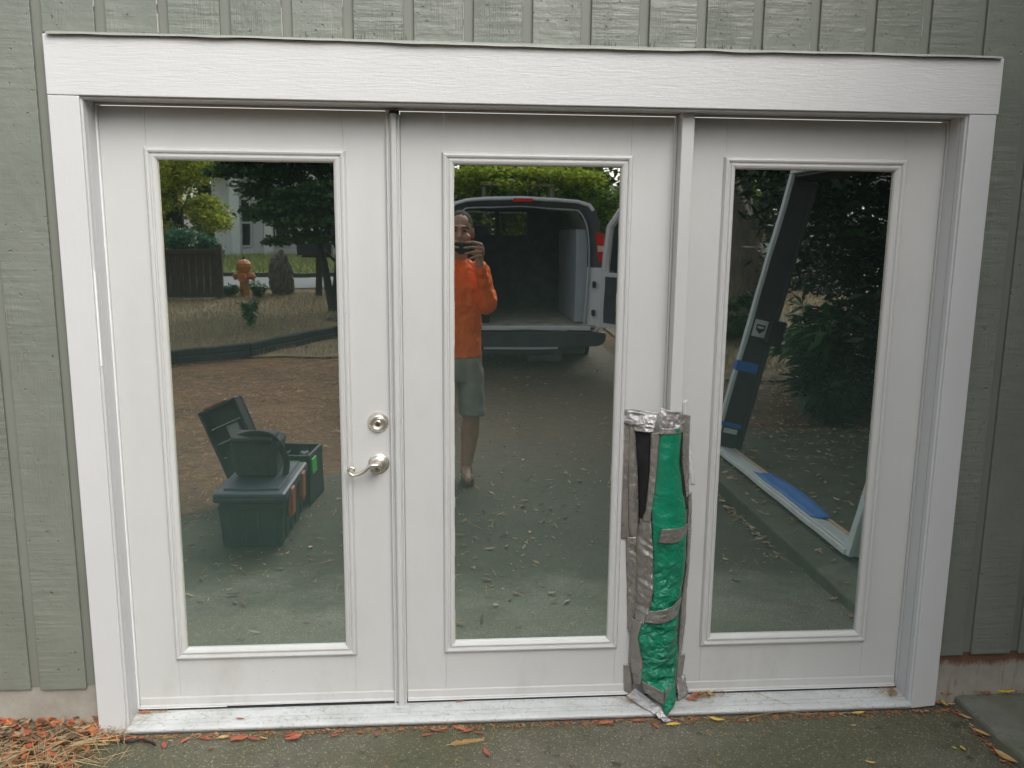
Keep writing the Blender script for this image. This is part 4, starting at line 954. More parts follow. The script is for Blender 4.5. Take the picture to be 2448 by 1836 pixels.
# young plants
def stem_plant(name, label, base, h, nst, mat, size, spread, seed):
    t = thing(name, label, 'plant', base); rr = random.Random(seed); bm = nb(); V = []
    for i in range(nst):
        a = rr.uniform(0, 6.28); tip = Vector((math.cos(a) * spread * rr.uniform(.3, 1), math.sin(a) * spread * rr.uniform(.3, 1), h * rr.uniform(.6, 1)))
        P = smoothpts([(0, 0, 0), tip * .5 + Vector((0, 0, h * .12)), tip], 5); tube(bm, P, [.006 * (1 - .07 * k) for k in range(len(P))], 5)
        for p in P[2:]:
            for k in range(5):
                d = Vector((rr.gauss(0, 1), rr.gauss(0, 1), rr.gauss(0, .35))).normalized(); L = size * rr.uniform(.7, 1.3); s = d.cross(Vector((0, 0, 1))).normalized() * L * .17
                V += [p, p + d * L * .5 + s, p + d * L - Vector((0, 0, L * .2)), p + d * L * .5 - s]
    bm_obj('stem', bm, 'dark_bark', t, True); quadmesh('leaves', [tuple(v) for v in V], 4, mat, t)
stem_plant('leafy_sapling', 'small green sapling on the dry lawn in front of the hydrant', (-1.82, -10.2, gz(0, -10.2)), .48, 6, 'sap_leaf', .10, .12, 21)
stem_plant('weeds_at_hydrant', 'green weeds at the foot of the orange hydrant', (-3.02, -13.8, .40), .22, 10, 'sap_leaf', .10, .22, 22)
stem_plant('weeds_at_rock', 'green weeds between the hydrant and the standing rock', (-2.42, -13.6, .39), .32, 10, 'sap_leaf', .10, .20, 23)
stem_plant('long_leaf_plant', 'long leaved green plant in front of the dark shrub, reflected in the right door', (4.85, -5.3, -.07), 1.0, 12, 'sap_leaf', .24, .55, 24)
stem_plant('low_leafy_plant', 'low green leafy plant by the leaf litter, reflected in the right door', (4.75, -4.7, -.07), .5, 14, 'laurel_leaf', .20, .45, 25)
stem_plant('cedar_seedling', 'green seedling at the left edge of the left door glass', (-1.14, -3.6, -.10), .42, 16, 'teal_leaf', .09, .22, 26)
# dry grass
V = []
def blades(xr_, yr_, n, h, wd):
    out = []
    for i in range(n):
        x = random.uniform(*xr_); y = random.uniform(*yr_); z = gz(x, y) + .005; a = random.uniform(0, 6.28); hh = h * random.uniform(.5, 1.3); s = Vector((math.cos(a), math.sin(a), 0)) * wd
        p = Vector((x, y, z)); t = p + Vector((random.gauss(0, .35) * hh, random.gauss(0, .35) * hh, hh)); out += [p - s, p + s, t]
    return out
V = blades((-5, .9), (-14.6, -8.1), 20000, .07, .005) + blades((3.8, 9.5), (-14.6, -7.0), 12000, .10, .006) + blades((.4, 1.2), (-15, -9), 1200, .08, .006)
tag(quadmesh('dry_grass', [tuple(v) for v in V], 3, 'grass'), 'dry brown grass of the front lawn, seen in the door glass', 'grass', kind='stuff')
V = blades((-9, 6), (-27.5, -20.9), 16000, .22, .015)
tag(quadmesh('verge_grass', [tuple(v) for v in V], 3, 'verge_grass'), 'green and straw grass on the verge across the road', 'grass', kind='stuff')
# hedge behind the van with vines, wall of trees behind
cl = []
rr = random.Random(31)
for i in range(110): cl.append((rr.uniform(.2, 8.0), -15.6 + rr.uniform(-.5, .5), rr.uniform(.6, 2.75), .45, .4, .3))
hd = thing('tall_hedge', 'tall vine covered green hedge behind the white van', 'hedge', (4, -15.6, .42)); leafcloud('foliage', cl, 42000, .12, 'hedge_leaf', hd, origin=(4, -15.6, .42))
vc = [(rr.uniform(.2, 4.2), -15.2 + rr.uniform(-.3, .3), rr.uniform(2.62, 2.95), .4, .3, .13) for i in range(34)] + [(rr.uniform(1.3, 4.2), -15.1, rr.uniform(1.6, 2.6), .12, .1, .3) for i in range(7)]
leafcloud('vine', vc, 9000, .10, 'vine_leaf', hd, origin=(4, -15.6, .42))
bm = nb()
for i in range(9): tube(bm, smoothpts([(-3.5 + i * .9, 0, 0), (-3.4 + i * .9, .1, 1.0), (-3.6 + i * .9, 0, 2.1)], 4), .035, 6)
bm_obj('stem', bm, 'dark_bark', hd, True)
tl = thing('hedge_trellis', 'grey wooden rail on posts along the top of the hedge', 'trellis', (2.6, -14.95, .42))
bm = nb(); box(bm, -.75, .75, -.04, .04, 2.19, 2.235, .01); bm_obj('rail', bm, 'bark', tl)
for x in (-.7, .7): bm = nb(); box(bm, x - .04, x + .04, -.03, .05, -.1, 2.17, .01); bm_obj('post', bm, 'bark', tl)
far_trees = [(-10, -34, 0), (-7.5, -33, 1), (3.6, -19.0, 1), (6.2, -20, 0), (1.7, -19.6, 0), (9, -19, 1), (-13.5, -30, 0), (12, -24, 0), (-2.5, -31, 0), (14, -15, 0), (12.0, -9, 0), (-8.6, -19, 1), (-11.5, -14, 0), (-1.6, -34, 0)]
TW = ['beyond the yellow green tree', 'left of the white house roof', 'right above the van roof', 'above the open van door', 'above the left half of the van', 'between van and dark shrub', 'far left behind the low fence', 'behind the white outbuilding', 'directly behind the white house', 'behind the parked white car', 'right of the dark shrub', 'across the road on the left', 'left end of the yard', 'behind the maple crown']
for i, (x, y, k) in enumerate(far_trees):
    H = (8.5 if k == 0 else 4.8) * (1 if y > -28 else 1.15)
    cl = clumps_in(x, y, H * .52, 1.5 if k == 0 else 1.2, 1.4, H * .46, 44, .62, 40 + i)
    tree('broadleaf_tree' if k else 'tall_dark_tree', ('tall dark green tree' if k == 0 else 'pale yellow green tree') + ' in the background, ' + TW[i], 'tree', (x, y, gz(x, y)), H * .8, cl, 13000, .26, 'far_leaf' if k else 'conifer', 'dark_bark', .2, 'trees far behind, seen in the door glass', seed=60 + i, limbs=5)

# ------------------------------------------------------------------ yard objects behind the photographer
# landscape timber border
bd = thing('border_timbers', 'dark landscape timbers edging the dry lawn, reflected in the left door', 'edging')
pp = [(-4.6, -6.05), (-2.45, -7.35), (-1.35, -8.05), (-.45, -9.35), (.75, -10.6)]
for a, b in zip(pp, pp[1:]):
    for lv_ in (0, 1):
        bm = nb(); A = Vector((*a, gz(0, a[1]) + .045 + .085 * lv_)); B = Vector((*b, gz(0, b[1]) + .045 + .085 * lv_)); d = (B - A); L = d.length
        R_ = d.to_track_quat('X', 'Z').to_matrix().to_4x4()
        box(bm, 0, L - .01, -.045 - .01 * lv_, .045 - .01 * lv_, -.042, .042, .012, 1, Matrix.Translation(A) @ R_); bm_obj('timber', bm, 'timber', bd)
# low fence
fc = thing('low_board_fence', 'low dark brown board fence behind the hydrant, reflected in the left door', 'fence', (-3.06, -13.5, .36))
for i in range(14):
    bm = nb(); x = -.11 - i * .118; box(bm, x - .112, x, 0, .018, .08, .86 + .008 * math.sin(i), .002); bm_obj('fence_board', bm, 'dark_wood', fc)
for x in (-.05, -1.62): bm = nb(); box(bm, x - .05, x + .05, -.03, .07, -.3, 1.03, .006); bm_obj('fence_post', bm, 'dark_wood', fc)
for z in (.90, .10): bm = nb(); box(bm, -1.6, -.10, -.02, .05, z - .045, z + .045, .004); bm_obj('rail', bm, 'dark_wood', fc)
# hydrant
hy = thing('fire_hydrant', 'orange fire hydrant between low fence and standing rock, reflected in the left door', 'hydrant', (-2.76, -14.0, .36))
bm = nb(); lathe(bm, [(0, .13), (.03, .13), (.035, .098), (.40, .092), (.41, .125), (.44, .125), (.45, .098), (.50, .10), (.52, .125), (.60, .155), (.66, .150), (.71, .105), (.735, .04), (.74, .02)], (0, 0, 0), 'Z', 12); bm_obj('barrel', bm, 'hydrant', hy)
for s in (-1, 1):
    bm = nb(); lathe(bm, [(s * .08, .055), (s * .14, .055), (s * .145, .075), (s * .20, .072), (s * .205, .03), (s * .23, .025)], (0, 0, .42), 'X', 10); bm_obj('side_outlet', bm, 'hydrant', hy)
bm = nb(); lathe(bm, [(.08, .075), (.15, .075), (.155, .095), (.20, .09)], (0, 0, .40), 'Y', 10); bm_obj('front_outlet', bm, 'hydrant', hy)
bm = nb(); lathe(bm, [(.74, .022), (.79, .022)], (0, 0, 0), 'Z', 5); bm_obj('cap_nut', bm, 'rubber', hy)
# standing rock and boulder
def rock(name, label, loc, r, seed):
    bm = nb(); bmesh.ops.create_icosphere(bm, subdivisions=4, radius=1)
    for v in bm.verts:
        c = v.co.copy(); k = 1 + .22 * noise.noise(c * 1.3 + Vector((seed, 0, 0))) + .08 * noise.noise(c * 4)
        tp_ = 1 - .28 * max(0, c.z); v.co = Vector((c.x * r[0] * k * tp_, c.y * r[1] * k * tp_, c.z * r[2] * k)) + c * .05 * noise.noise(c * 7)
    o = bm_obj(name, bm, 'rock', None, False); o.location = loc; tag(o, label, 'rock')
rock('standing_rock', 'tall dark standing rock between hydrant and mailbox', (-2.12, -14.3, .78), (.24, .2, .48), 3)
rock('boulder', 'pale low boulder on the dry lawn under the maple', (-.55, -11.0, .24), (.26, .2, .14), 7)
# mailbox
mb = thing('mailbox', 'black mailbox on a thick wooden post beside the road, reflected in the left door', 'mailbox', (-1.34, -14.0, .40))
bm = nb(); extr(bm, [(-.12, .78), (.12, .78), (.12, .95), (.085, 1.03), (0, 1.06), (-.085, 1.03), (-.12, .95)], -.38, .26, 'X'); bm_obj('box', bm, 'mailbox', mb)
bm = nb(); box(bm, -.30, .22, -.08, .08, .735, .78, .005); bm_obj('bracket', bm, 'dark_wood', mb)
bm = nb(); box(bm, .22, .235, -.13, -.10, .95, 1.12, .002); bm_obj('flag', bm, 'red_lens', mb)
bm = nb(); box(bm, -.06, .05, -.055, .055, -.1, .735, .008); bm_obj('post', bm, 'dark_wood', mb)
# white house with porch columns across the road
hs_ = thing('white_house', 'white house with thick porch columns across the road, reflected in the left door', 'house', (-5.2, -28.2, .76))
bm = nb(); box(bm, -2.2, 3.4, -4, -1.2, 0, 3.2); bm_obj('wall', bm, 'house_white', hs_)
bm = nb(); box(bm, -2.6, 3.8, -4.2, .5, 3.2, 3.35); extr(bm, [(-4.4, 3.35), (.6, 3.35), (-1.9, 5.2)], -2.7, 3.9, 'X'); bm_obj('roof', bm, 'house_roof', hs_)
for x0, x1 in ((-1.5, -.85), (-.45, .62), (1.2, 2.3)):
    bm = nb(); box(bm, x0, x1, -1.2, -1.12, .35, 2.1); w_ = bm_obj('window', bm, 'house_white', hs_)
    n = 2 if x1 - x0 > .8 else 1
    for k in range(n):
        for zz in (0, 1):
            a = x0 + .05 + k * (x1 - x0 - .05) / n; bm = nb(); box(bm, a, a + (x1 - x0 - .05) / n - .05, -1.125, -1.105, .42 + zz * .85, 1.2 + zz * .84); bm_obj('pane', bm, 'dark_glass', w_)
for x in (-1.1, .05, 1.6): bm = nb(); box(bm, x - .16, x + .16, -.1, .22, -.1, 3.2, .02); bm_obj('column', bm, 'house_white', hs_)
bm = nb(); box(bm, -2.2, 3.4, -1.2, .4, -.3, .04); bm_obj('porch_floor', bm, 'slab', hs_)
# parked white car beyond the right hand lawn
cr = thing('parked_car', 'white parked car glimpsed under the shrub in the right door glass', 'car', (8.6, -17.2, .46), rotz=.05)
bm = nb(); extr(bm, [(-2.3, .35), (2.3, .35), (2.35, .75), (2.2, .92), (1.2, 1.0), (.6, 1.5), (-1.3, 1.55), (-2.1, 1.1), (-2.35, .9)], -.85, .85, 'Y'); bmesh.ops.bevel(bm, geom=list(bm.edges), offset=.08, segments=2, affect='EDGES'); bm_obj('body', bm, 'van_white', cr, True)
bm = nb(); extr(bm, [(1.05, 1.03), (.55, 1.42), (-1.2, 1.46), (-1.85, 1.08)], -.862, .862, 'Y'); bm_obj('window', bm, 'dark_glass', cr)
for x in (-1.45, 1.45):
    for s in (-1, 1):
        bm = nb(); lathe(bm, [(s * .62, .30), (s * .64, .33), (s * .85, .33), (s * .87, .30)], (x, 0, .33), 'Y', 20); wl = bm_obj('wheel', bm, 'rubber', cr)
        bm = nb(); lathe(bm, [(s * .86, .2), (s * .88, .18)], (x, 0, .33), 'Y', 14); bm_obj('rim', bm, 'steel', wl)

ob_ = thing('white_outbuilding', 'white outbuilding glimpsed through the leaves in the right door glass', 'building', (9.6, -22.5, .45))
bm = nb(); box(bm, -2.6, 2.6, -3, 0, 0, 2.5); bm_obj('wall', bm, 'house_white', ob_)
bm = nb(); extr(bm, [(-3.2, 2.5), (.3, 2.5), (-1.45, 3.5)], -2.8, 2.8, 'X'); bm_obj('roof', bm, 'house_roof', ob_)
bm = nb(); box(bm, -1.9, .3, .003, .03, .05, 2.0, .01); bm_obj('garage_door', bm, 'van_panel', ob_)

# ------------------------------------------------------------------ cargo van, rear doors open
VX, VY = 2.03, -7.3; VZ = .04
vn = thing('cargo_van', 'white cargo van with open rear doors, reflected in the middle door', 'van', (VX, VY, VZ))
def vsec(t=0):   # half outline of the body, x and height above ground
    return [(.90, .42), (.985, .50), (.99, .9), (.985, 1.20), (.955, 1.45), (.915, 1.70), (.87, 1.86), (.80, 1.945), (.66, 1.985), (.40, 2.01), (0, 2.022)]
def ring(off=0): h = vsec(); L = [(x - (off if x > .01 else 0), z - (off if z > 1.8 else -off * (z < .5))) for x, z in h]; return L + [(-x, z) for x, z in L[-2::-1]]
def shell(bm, sec, y0, y1):
    A = [bm.verts.new((x, y0, z)) for x, z in sec]; B = [bm.verts.new((x, y1, z)) for x, z in sec]
    for i in range(len(sec) - 1): bm.faces.new((A[i], A[i + 1], B[i + 1], B[i]))
bm = nb(); shell(bm, ring(), 0, -4.0)
A = ring(); F = [(x * .93, z * (.92 if z > 1.2 else 1)) for x, z in A]
o_ = bm_obj('body', bm, 'van_white', vn, True); md = o_.modifiers.new('t', 'SOLIDIFY'); md.thickness = .04; md.offset = -1
# cab: roof sloping to windscreen and bonnet
bm = nb()
top = [(x, -4.0, z) for x, z in A]; mid = [(x * .97, -4.7, z * (.90 if z > 1.3 else 1)) for x, z in A]; 
for s in (-1, 1):
    box(bm, s * .97 - .02, s * .97 + .02, -5.3, -4.0, .45, 1.2)
    box(bm, s * .90 - .03, s * .90 + .03, -4.12, -4.0, 1.2, 1.9)
    tube(bm, [(s * .80, -4.15, 1.93), (s * .86, -4.9, 1.22)], .035, 6)
box(bm, -.96, .96, -5.6, -4.85, .5, 1.15, .08)
box(bm, -.82, .82, -4.3, -3.98, 1.93, 2.0, .02)
bm_obj('cab', bm, 'van_white', vn)
bm = nb(); box(bm, -.9, .9, -3.98, .0, .49, .52); bm_obj('cargo_floor', bm, 'van_floor', vn)
bm = nb(); box(bm, -.93, -.91, -3.0, -.05, .52, 1.75); box(bm, .91, .93, -3.0, -.05, .52, 1.75); box(bm, -.85, .85, -3, -.1, 1.955, 1.965); bm_obj('inner_lining', bm, 'van_inside', vn)
bm = nb(); box(bm, .66, .905, -1.75, -.16, .53, 1.66, .01); bm_obj('side_cabinet', bm, 'van_panel', vn)
# bulkhead with perforated window
bk = None
bm = nb(); box(bm, -.92, .92, -2.76, -2.72, .5, 1.57); box(bm, .29, .92, -2.76, -2.72, 1.57, 1.97); box(bm, -.92, -.62, -2.76, -2.72, 1.57, 1.97); box(bm, -.62, .29, -2.76, -2.72, 1.91, 1.97); box(bm, -.17, -.11, -2.76, -2.72, 1.57, 1.91)
bk = bm_obj('bulkhead', bm, 'van_inside', vn)
bm = nb()
for k in range(36): x = -.61 + k * .025; box(bm, x, x + .007, -2.745, -2.735, 1.57, 1.91)
for k in range(9): z = 1.60 + k * .037; box(bm, -.62, .29, -2.748, -2.738, z, z + .006)
bm_obj('window_grille', bm, 'van_inside', bk)
for s in (-1, 1):
    bm = nb(); box(bm, s * .42 - .22, s * .42 + .22, -3.7, -3.5, .9, 1.72 if s < 0 else 1.5, .05, 2); bm_obj('cab_seat', bm, 'van_inside', vn)
# rear opening surround: outer = body section, inner = door opening
out = [(.985, .50), (.99, .9), (.985, 1.20), (.955, 1.45), (.915, 1.70), (.87, 1.86), (.80, 1.945), (.66, 1.985), (.40, 2.01), (0, 2.022)]
inn = [(.785, .50), (.805, .9), (.815, 1.20), (.812, 1.45), (.785, 1.65), (.755, 1.76), (.70, 1.855), (.60, 1.885), (.40, 1.905), (0, 1.915)]
def surround(name, i0, i1, mat, dy=0.0, sides=(-1, 1)):
    bm = nb()
    for s in sides:
        fr_ = [bm.verts.new((s * x, .012 + dy - .05 * (z > 1.9) , z)) for x, z in out]; mi = [bm.verts.new((s * x, .0 + dy - .02, z)) for x, z in inn]; bkv = [bm.verts.new((s * (x - .015), -.12 + dy, z - (.01 if z > 1.7 else 0))) for x, z in inn]
        for i in range(i0, i1):
            f1 = (fr_[i], fr_[i + 1], mi[i + 1], mi[i]); f2 = (mi[i], mi[i + 1], bkv[i + 1], bkv[i])
            bm.faces.new(f1 if s > 0 else f1[::-1]); bm.faces.new(f2 if s > 0 else f2[::-1])
    bmesh.ops.delete(bm, geom=[v for v in bm.verts if not v.link_faces], context='VERTS'); bmesh.ops.recalc_face_normals(bm, faces=bm.faces)
    return bm_obj(name, bm, mat, vn, True)
surround('rear_pillar', 0, 2, 'van_white', 0, (1,)); surround('rear_pillar', 0, 2, 'van_white', 0, (-1,)); surround('rear_header', 2, 9, 'van_black')
bm = nb(); tube(bm, smoothpts([(-.775, .0, .52), (-.795, .0, .9), (-.805, 0, 1.2), (-.80, 0, 1.45), (-.77, 0, 1.66), (-.735, -.01, 1.77), (-.68, -.02, 1.85), (-.58, -.03, 1.875), (0, -.04, 1.905), (.58, -.03, 1.875), (.68, -.02, 1.85), (.735, -.01, 1.77), (.77, 0, 1.66), (.80, 0, 1.45), (.805, 0, 1.2), (.795, 0, .9), (.775, 0, .52)], 4), .011, 6); bm_obj('door_seal', bm, 'van_panel', vn, True)
for s in (-1, 1):
    bm = nb(); extr(bm, [(s * .865, 1.62), (s * .955, 1.615), (s * .985, 1.50), (s * 1.01, 1.27), (s * .915, 1.255), (s * .89, 1.42)], .004, .035, 'Y'); bmesh.ops.bevel(bm, geom=list(bm.edges), offset=.008, segments=2, affect='EDGES'); tlt = bm_obj('tail_light', bm, 'red_lens', vn)
    bm = nb(); extr(bm, [(s * .896, 1.46), (s * .988, 1.45), (s * .997, 1.39), (s * .903, 1.385)], .030, .040, 'Y'); bm_obj('reverse_lens', bm, 'clear_lens', tlt)
    for z in (1.0, .66): bm = nb(); box(bm, s * .87 - .02, s * .87 + .02, -.01, .035, z - .035, z + .035, .006); bm_obj('hinge', bm, 'rubber', vn)
bm = nb(); box(bm, -.115, .115, -.03, .012, 1.955, 2.0, .006); bm_obj('brake_light', bm, 'red_lens', vn)
bm = nb(); box(bm, -.84, .84, -.05, .03, .455, .505, .006); box(bm, -.09, .09, .02, .05, .47, .50, .003); bm_obj('sill_plate', bm, 'van_white', vn)
bm = nb(); extr(bm, [(-1.02, .44), (1.02, .44), (1.01, .33), (.93, .27), (.52, .27), (.42, .22), (-.42, .22), (-.52, .27), (-.93, .27), (-1.01, .33)], -.05, .13, 'Y'); bmesh.ops.bevel(bm, geom=list(bm.edges), offset=.015, segments=2, affect='EDGES'); bp = bm_obj('rear_bumper', bm, 'van_black', vn)
bm = nb(); box(bm, -.45, .42, .132, .145, .245, .27, .003); bm_obj('bumper_step', bm, 'van_panel', bp)
bm = nb(); box(bm, -.8, .8, -.5, -.1, .15, .3, .02); tube(bm, [(.1, -.2, .12), (.5, -.2, .12)], .08, 8); bm_obj('exhaust', bm, 'van_inside', vn)
for x, y in ((.86, -1.05), (-.86, -1.05), (.86, -4.4), (-.86, -4.4)):
    bm = nb(); s = 1 if x > 0 else -1; lathe(bm, [(s * -.12, .30), (s * -.115, .36), (s * .10, .36), (s * .115, .30)], (x, y, .34), 'X', 24); wh = bm_obj('wheel', bm, 'rubber', vn)
    bm = nb(); lathe(bm, [(s * .10, .21), (s * .12, .2), (s * .09, .1)], (x, y, .34), 'X', 16); bm_obj('rim', bm, 'steel', wh)
# rear doors swung open
def rear_door(s, ang):
    e = bpy.data.objects.new('rear_door', None); link(e, vn); e.location = (s * .975, .03, 0); e.rotation_euler.z = ang
    W_ = .80
    bm = nb(); poly = [(0, .50), (W_, .50), (W_, 1.93), (.30, 1.90), (.13, 1.80), (.05, 1.62), (0, 1.25)]
    win = [(.12, 1.17), (W_ - .08, 1.17), (W_ - .08, 1.80), (.26, 1.78), (.17, 1.66)]
    extr(bm, [(s * -u, z) for u, z in [(0, .5), (W_, .5), (W_, 1.15), (0, 1.15)]], -.03, .03, 'Y')
    for a, b in (((.03, 1.15), (.10, 1.68)), ((.10, 1.68), (.28, 1.86)), ((.28, 1.86), (W_ - .03, 1.89)), ((W_ - .04, 1.15), (W_ - .04, 1.88))):
        tube(bm, [(s * -a[0], 0, a[1]), (s * -b[0], 0, b[1])], .045, 8)
    bm_obj('door_shell', bm, 'van_white', e)
    bm = nb(); extr(bm, [(s * -u, z) for u, z in win], -.006, .006, 'Y'); bm_obj('door_window', bm, 'dark_glass', e)
    bm = nb(); box(bm, min(s * -.08, s * -.75), max(s * -.08, s * -.75), -.045, -.03, .56, 1.10, .005); box(bm, min(s * -.08, s * -.75), max(s * -.08, s * -.75), .03, .045, .56, 1.10, .005); bm_obj('door_lining', bm, 'van_black', e)
rear_door(1, math.radians(-118)); rear_door(-1, math.radians(95))
# yellow tool on the van floor, partly hidden by the person
yt = thing('yellow_power_tool', 'yellow and black tool standing on the van floor behind the person', 'tool', (1.40, -7.6, .56))
bm = nb(); tube(bm, smoothpts([(0, 0, .0), (.02, 0, .16), (.10, 0, .24), (.20, 0, .22), (.22, 0, .05)], 5), .035, 10); bm_obj('handle', bm, 'yellow_tool', yt, True)
bm = nb(); box(bm, -.1, .26, -.1, .1, -.0, .10, .02); bm_obj('base', bm, 'rubber', yt)

# ------------------------------------------------------------------ tool boxes on the ground
def toolbox(name, label, loc, rz):
    return thing(name, label, 'tool box', loc, None, rz)
g0 = gz(0, -1.75)
fb = toolbox('closed_tool_box', 'closed black tool box nearest the left door, a bag standing on it', (.090, -1.72, g0), .02)
bm = nb(); box(bm, -.175, .175, -.62, 0, .0, .255, .02, 2)
for v in bm.verts:
    if v.co.z < .1: v.co.x *= .93; v.co.y = -.31 + (v.co.y + .31) * .96
for x in (-.12, -.04, .04, .12): box(bm, x - .012, x + .012, -.012, .0035, .03, .22, .003)
for y in (-.10, -.24, -.36, -.52): box(bm, .150, .1745, y - .012, y + .012, .03, .20, .003)
box(bm, -.172, .172, -.02, .0045, .225, .243, .003)
bm_obj('body', bm, 'box_black', fb)
bm = nb(); box(bm, -.195, .195, -.64, .02, .257, .315, .018, 2); box(bm, -.15, .15, -.60, -.04, .312, .325, .006); bm_obj('lid', bm, 'box_lid', fb)
bm = nb(); box(bm, -.15, .15, .018, .035, .268, .288, .004); bm_obj('handle', bm, 'box_black', fb)
for y in (-.16, -.46): bm = nb(); box(bm, .176, .205, y - .04, y + .04, .14, .30, .006); bm_obj('latch', bm, 'box_orange', fb)
bg_ = thing('canvas_tool_bag', 'black canvas bag with shoulder strap on top of the closed tool box', 'bag', (.07, -2.08, g0 + .325))
bm = nb(); box(bm, -.125, .125, -.13, .11, 0, .215, .03, 3); bmesh.ops.subdivide_edges(bm, edges=list(bm.edges), cuts=1, use_grid_fill=True)
for v in bm.verts: v.co += Vector((noise.noise(v.co * 9), noise.noise(v.co * 9 + Vector((3, 0, 0))), noise.noise(v.co * 9 + Vector((7, 0, 0))))) * .030
bm_obj('body', bm, 'bag', bg_, True)
bm = nb(); box(bm, -.085, .085, .095, .125, .02, .13, .012, 2); bm_obj('pocket', bm, 'bag', bg_, True)
bm = nb(); box(bm, -.13, .10, -.10, .125, .205, .235, .014, 2); bm_obj('flap', bm, 'bag', bg_, True)
bm = nb(); tube(bm, smoothpts([(-.11, .03, .22), (0, .09, .255), (.10, .09, .23), (.16, .05, .10), (.15, .02, .0)], 6), .018, 8, .4); bm_obj('strap', bm, 'bag', bg_, True)
ob = toolbox('open_tool_box', 'open black tool box with raised organiser lid behind the bag', (.07, -2.48, gz(0, -2.6)), .10)
bm = nb()
box(bm, -.30, .22, -.34, .0, 0, .02); 
for a in ((-.30, .22, -.02, 0, .0, .33), (-.30, .22, -.34, -.32, .0, .33), (-.30, -.28, -.34, 0, 0, .33), (.20, .22, -.34, 0, 0, .33)): box(bm, *a, .004)
for x in (-.12, .02, .12): box(bm, x - .006, x + .006, -.32, -.02, .02, .29)
bm_obj('body', bm, 'box_black', ob)
bm = nb(); box(bm, .221, .232, -.14, -.03, .20, .30, .003); bm_obj('green_label', bm, 'sticker_green', ob)
bm = nb(); box(bm, .06, .16, .001, .012, .20, .30, .003); bm_obj('green_label', bm, 'sticker_green', ob)
for x in (.15, -.2): bm = nb(); box(bm, x - .04, x + .04, .002, .02, .04, .17, .006); bm_obj('latch', bm, 'box_orange', ob)
bm = nb(); tube(bm, [(-.05, -.1, .2), (.17, -.18, .31)], .012, 7); tube(bm, [(.06, -.25, .2), (.15, -.1, .33)], .010, 7); bm_obj('tool_grip', bm, 'tool_grey', ob)
# raised lid
ld = toolbox('organiser_case', 'raised black organiser lid with pale divider ribs, leaning open behind the bag', (-.235, -2.66, gz(0, -2.6) + .15), .28)
Rl = Matrix.Rotation(math.radians(-24), 4, 'Y')
def lb(bm, *a): box(bm, *a, .006, 1, Rl)
bm = nb(); lb(bm, -.02, .27, -.05, -.03, 0, .46)
for a in ((-.02, .0, -.03, .045, 0, .46), (.25, .27, -.03, .045, 0, .46), (-.02, .27, -.03, .045, 0, .02), (-.02, .27, -.03, .045, .44, .46)): lb(bm, *a)
bm_obj('case_shell', bm, 'box_black', ld)
for z in (.12, .22, .32): bm = nb(); lb(bm, .002, .248, -.03, .02, z, z + .007); bm_obj('divider', bm, 'clear_plastic', ld)
bm = nb(); lb(bm, .10, .19, -.03, .0, .13, .31); bm_obj('bit_rack', bm, 'tool_grey', ld)
bm = nb(); lb(bm, .03, .20, .02, .05, .462, .475); bm_obj('handle', bm, 'box_orange', ld)

# ------------------------------------------------------------------ leaning prefabricated door frame on the slab
ff = thing('spare_door_frame', 'white unglazed door frame leaning on the concrete slab, blue tape on it', 'door frame', (3.265, -1.22, .003))
ff.rotation_euler = (0, math.radians(13.2), 0)
def fbx(name, a, mat, par=ff, b=.003): bm = nb(); box(bm, *a, b); return bm_obj(name, bm, mat, par)
# x is across the jamb depth, y along the width, z up the frame
sl_ = fbx('sill', (-.07, .07, -2.15, 0, .0, .030), 'frame_white')
fbx('sill_nosing', (-.105, -.071, -2.17, .02, -.004, .028), 'threshold', sl_)
fbx('wood_strip', (.045, .068, -2.12, -.02, .0305, .042), 'raw_wood', sl_)
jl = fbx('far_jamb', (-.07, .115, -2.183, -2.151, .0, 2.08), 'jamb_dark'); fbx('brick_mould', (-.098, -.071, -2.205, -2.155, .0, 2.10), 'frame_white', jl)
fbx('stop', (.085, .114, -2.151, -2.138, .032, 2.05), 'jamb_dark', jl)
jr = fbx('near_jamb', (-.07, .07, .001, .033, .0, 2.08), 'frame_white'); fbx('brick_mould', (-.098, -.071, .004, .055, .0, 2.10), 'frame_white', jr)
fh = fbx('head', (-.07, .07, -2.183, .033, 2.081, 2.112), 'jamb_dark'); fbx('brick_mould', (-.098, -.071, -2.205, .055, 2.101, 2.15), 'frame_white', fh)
for i, (z0_, z1_) in enumerate(((.62, .70), (.19, .225))):
    fbx('masking_tape', (-.101, .072, -2.208, -2.1485, z0_, z1_), 'blue_tape', jl)
fbx('product_label', (-.06, .05, -2.1505, -2.1485, .90, 1.03), 'frame_white', jl, 0)
bm = nb(); extr(bm, [(-.040, .995), (.032, .995), (.032, .955), (-.004, .925), (-.040, .955)], -2.1484, -2.1474, 'Y'); bm_obj('product_label_print', bm, 'mailbox', jl)
bm = nb(); box(bm, -.030, .022, -2.1473, -2.1465, .964, .982); bm_obj('product_label_print', bm, 'frame_white', jl)
fbx('hardware_block', (.045, .165, -2.151, -2.085, .86, 1.05), 'rubber', jl, .01)
fbx('product_label', (-.06, .05, -2.1505, -2.1485, .14, .18), 'frame_white', jl, 0)
bm = nb(); rows = []
for i in range(31):
    t = i / 30; y = -1.42 + t * .92; wob = .006 * noise.noise(Vector((t * 7, 0, 0)))
    rows.append([bm.verts.new(p) for p in ((-.055 + wob * 2, y, .034 + abs(wob)), (.0, y, .036 + wob), (.045 + wob, y, .047), (.070, y, .048 + .02 * math.sin(PI * t)))])
for a, b in zip(rows, rows[1:]):
    for k in range(3): bm.faces.new((a[k], a[k + 1], b[k + 1], b[k]))
o_ = bm_obj('masking_tape', bm, 'blue_tape', sl_, True); md = o_.modifiers.new('t', 'SOLIDIFY'); md.thickness = .002

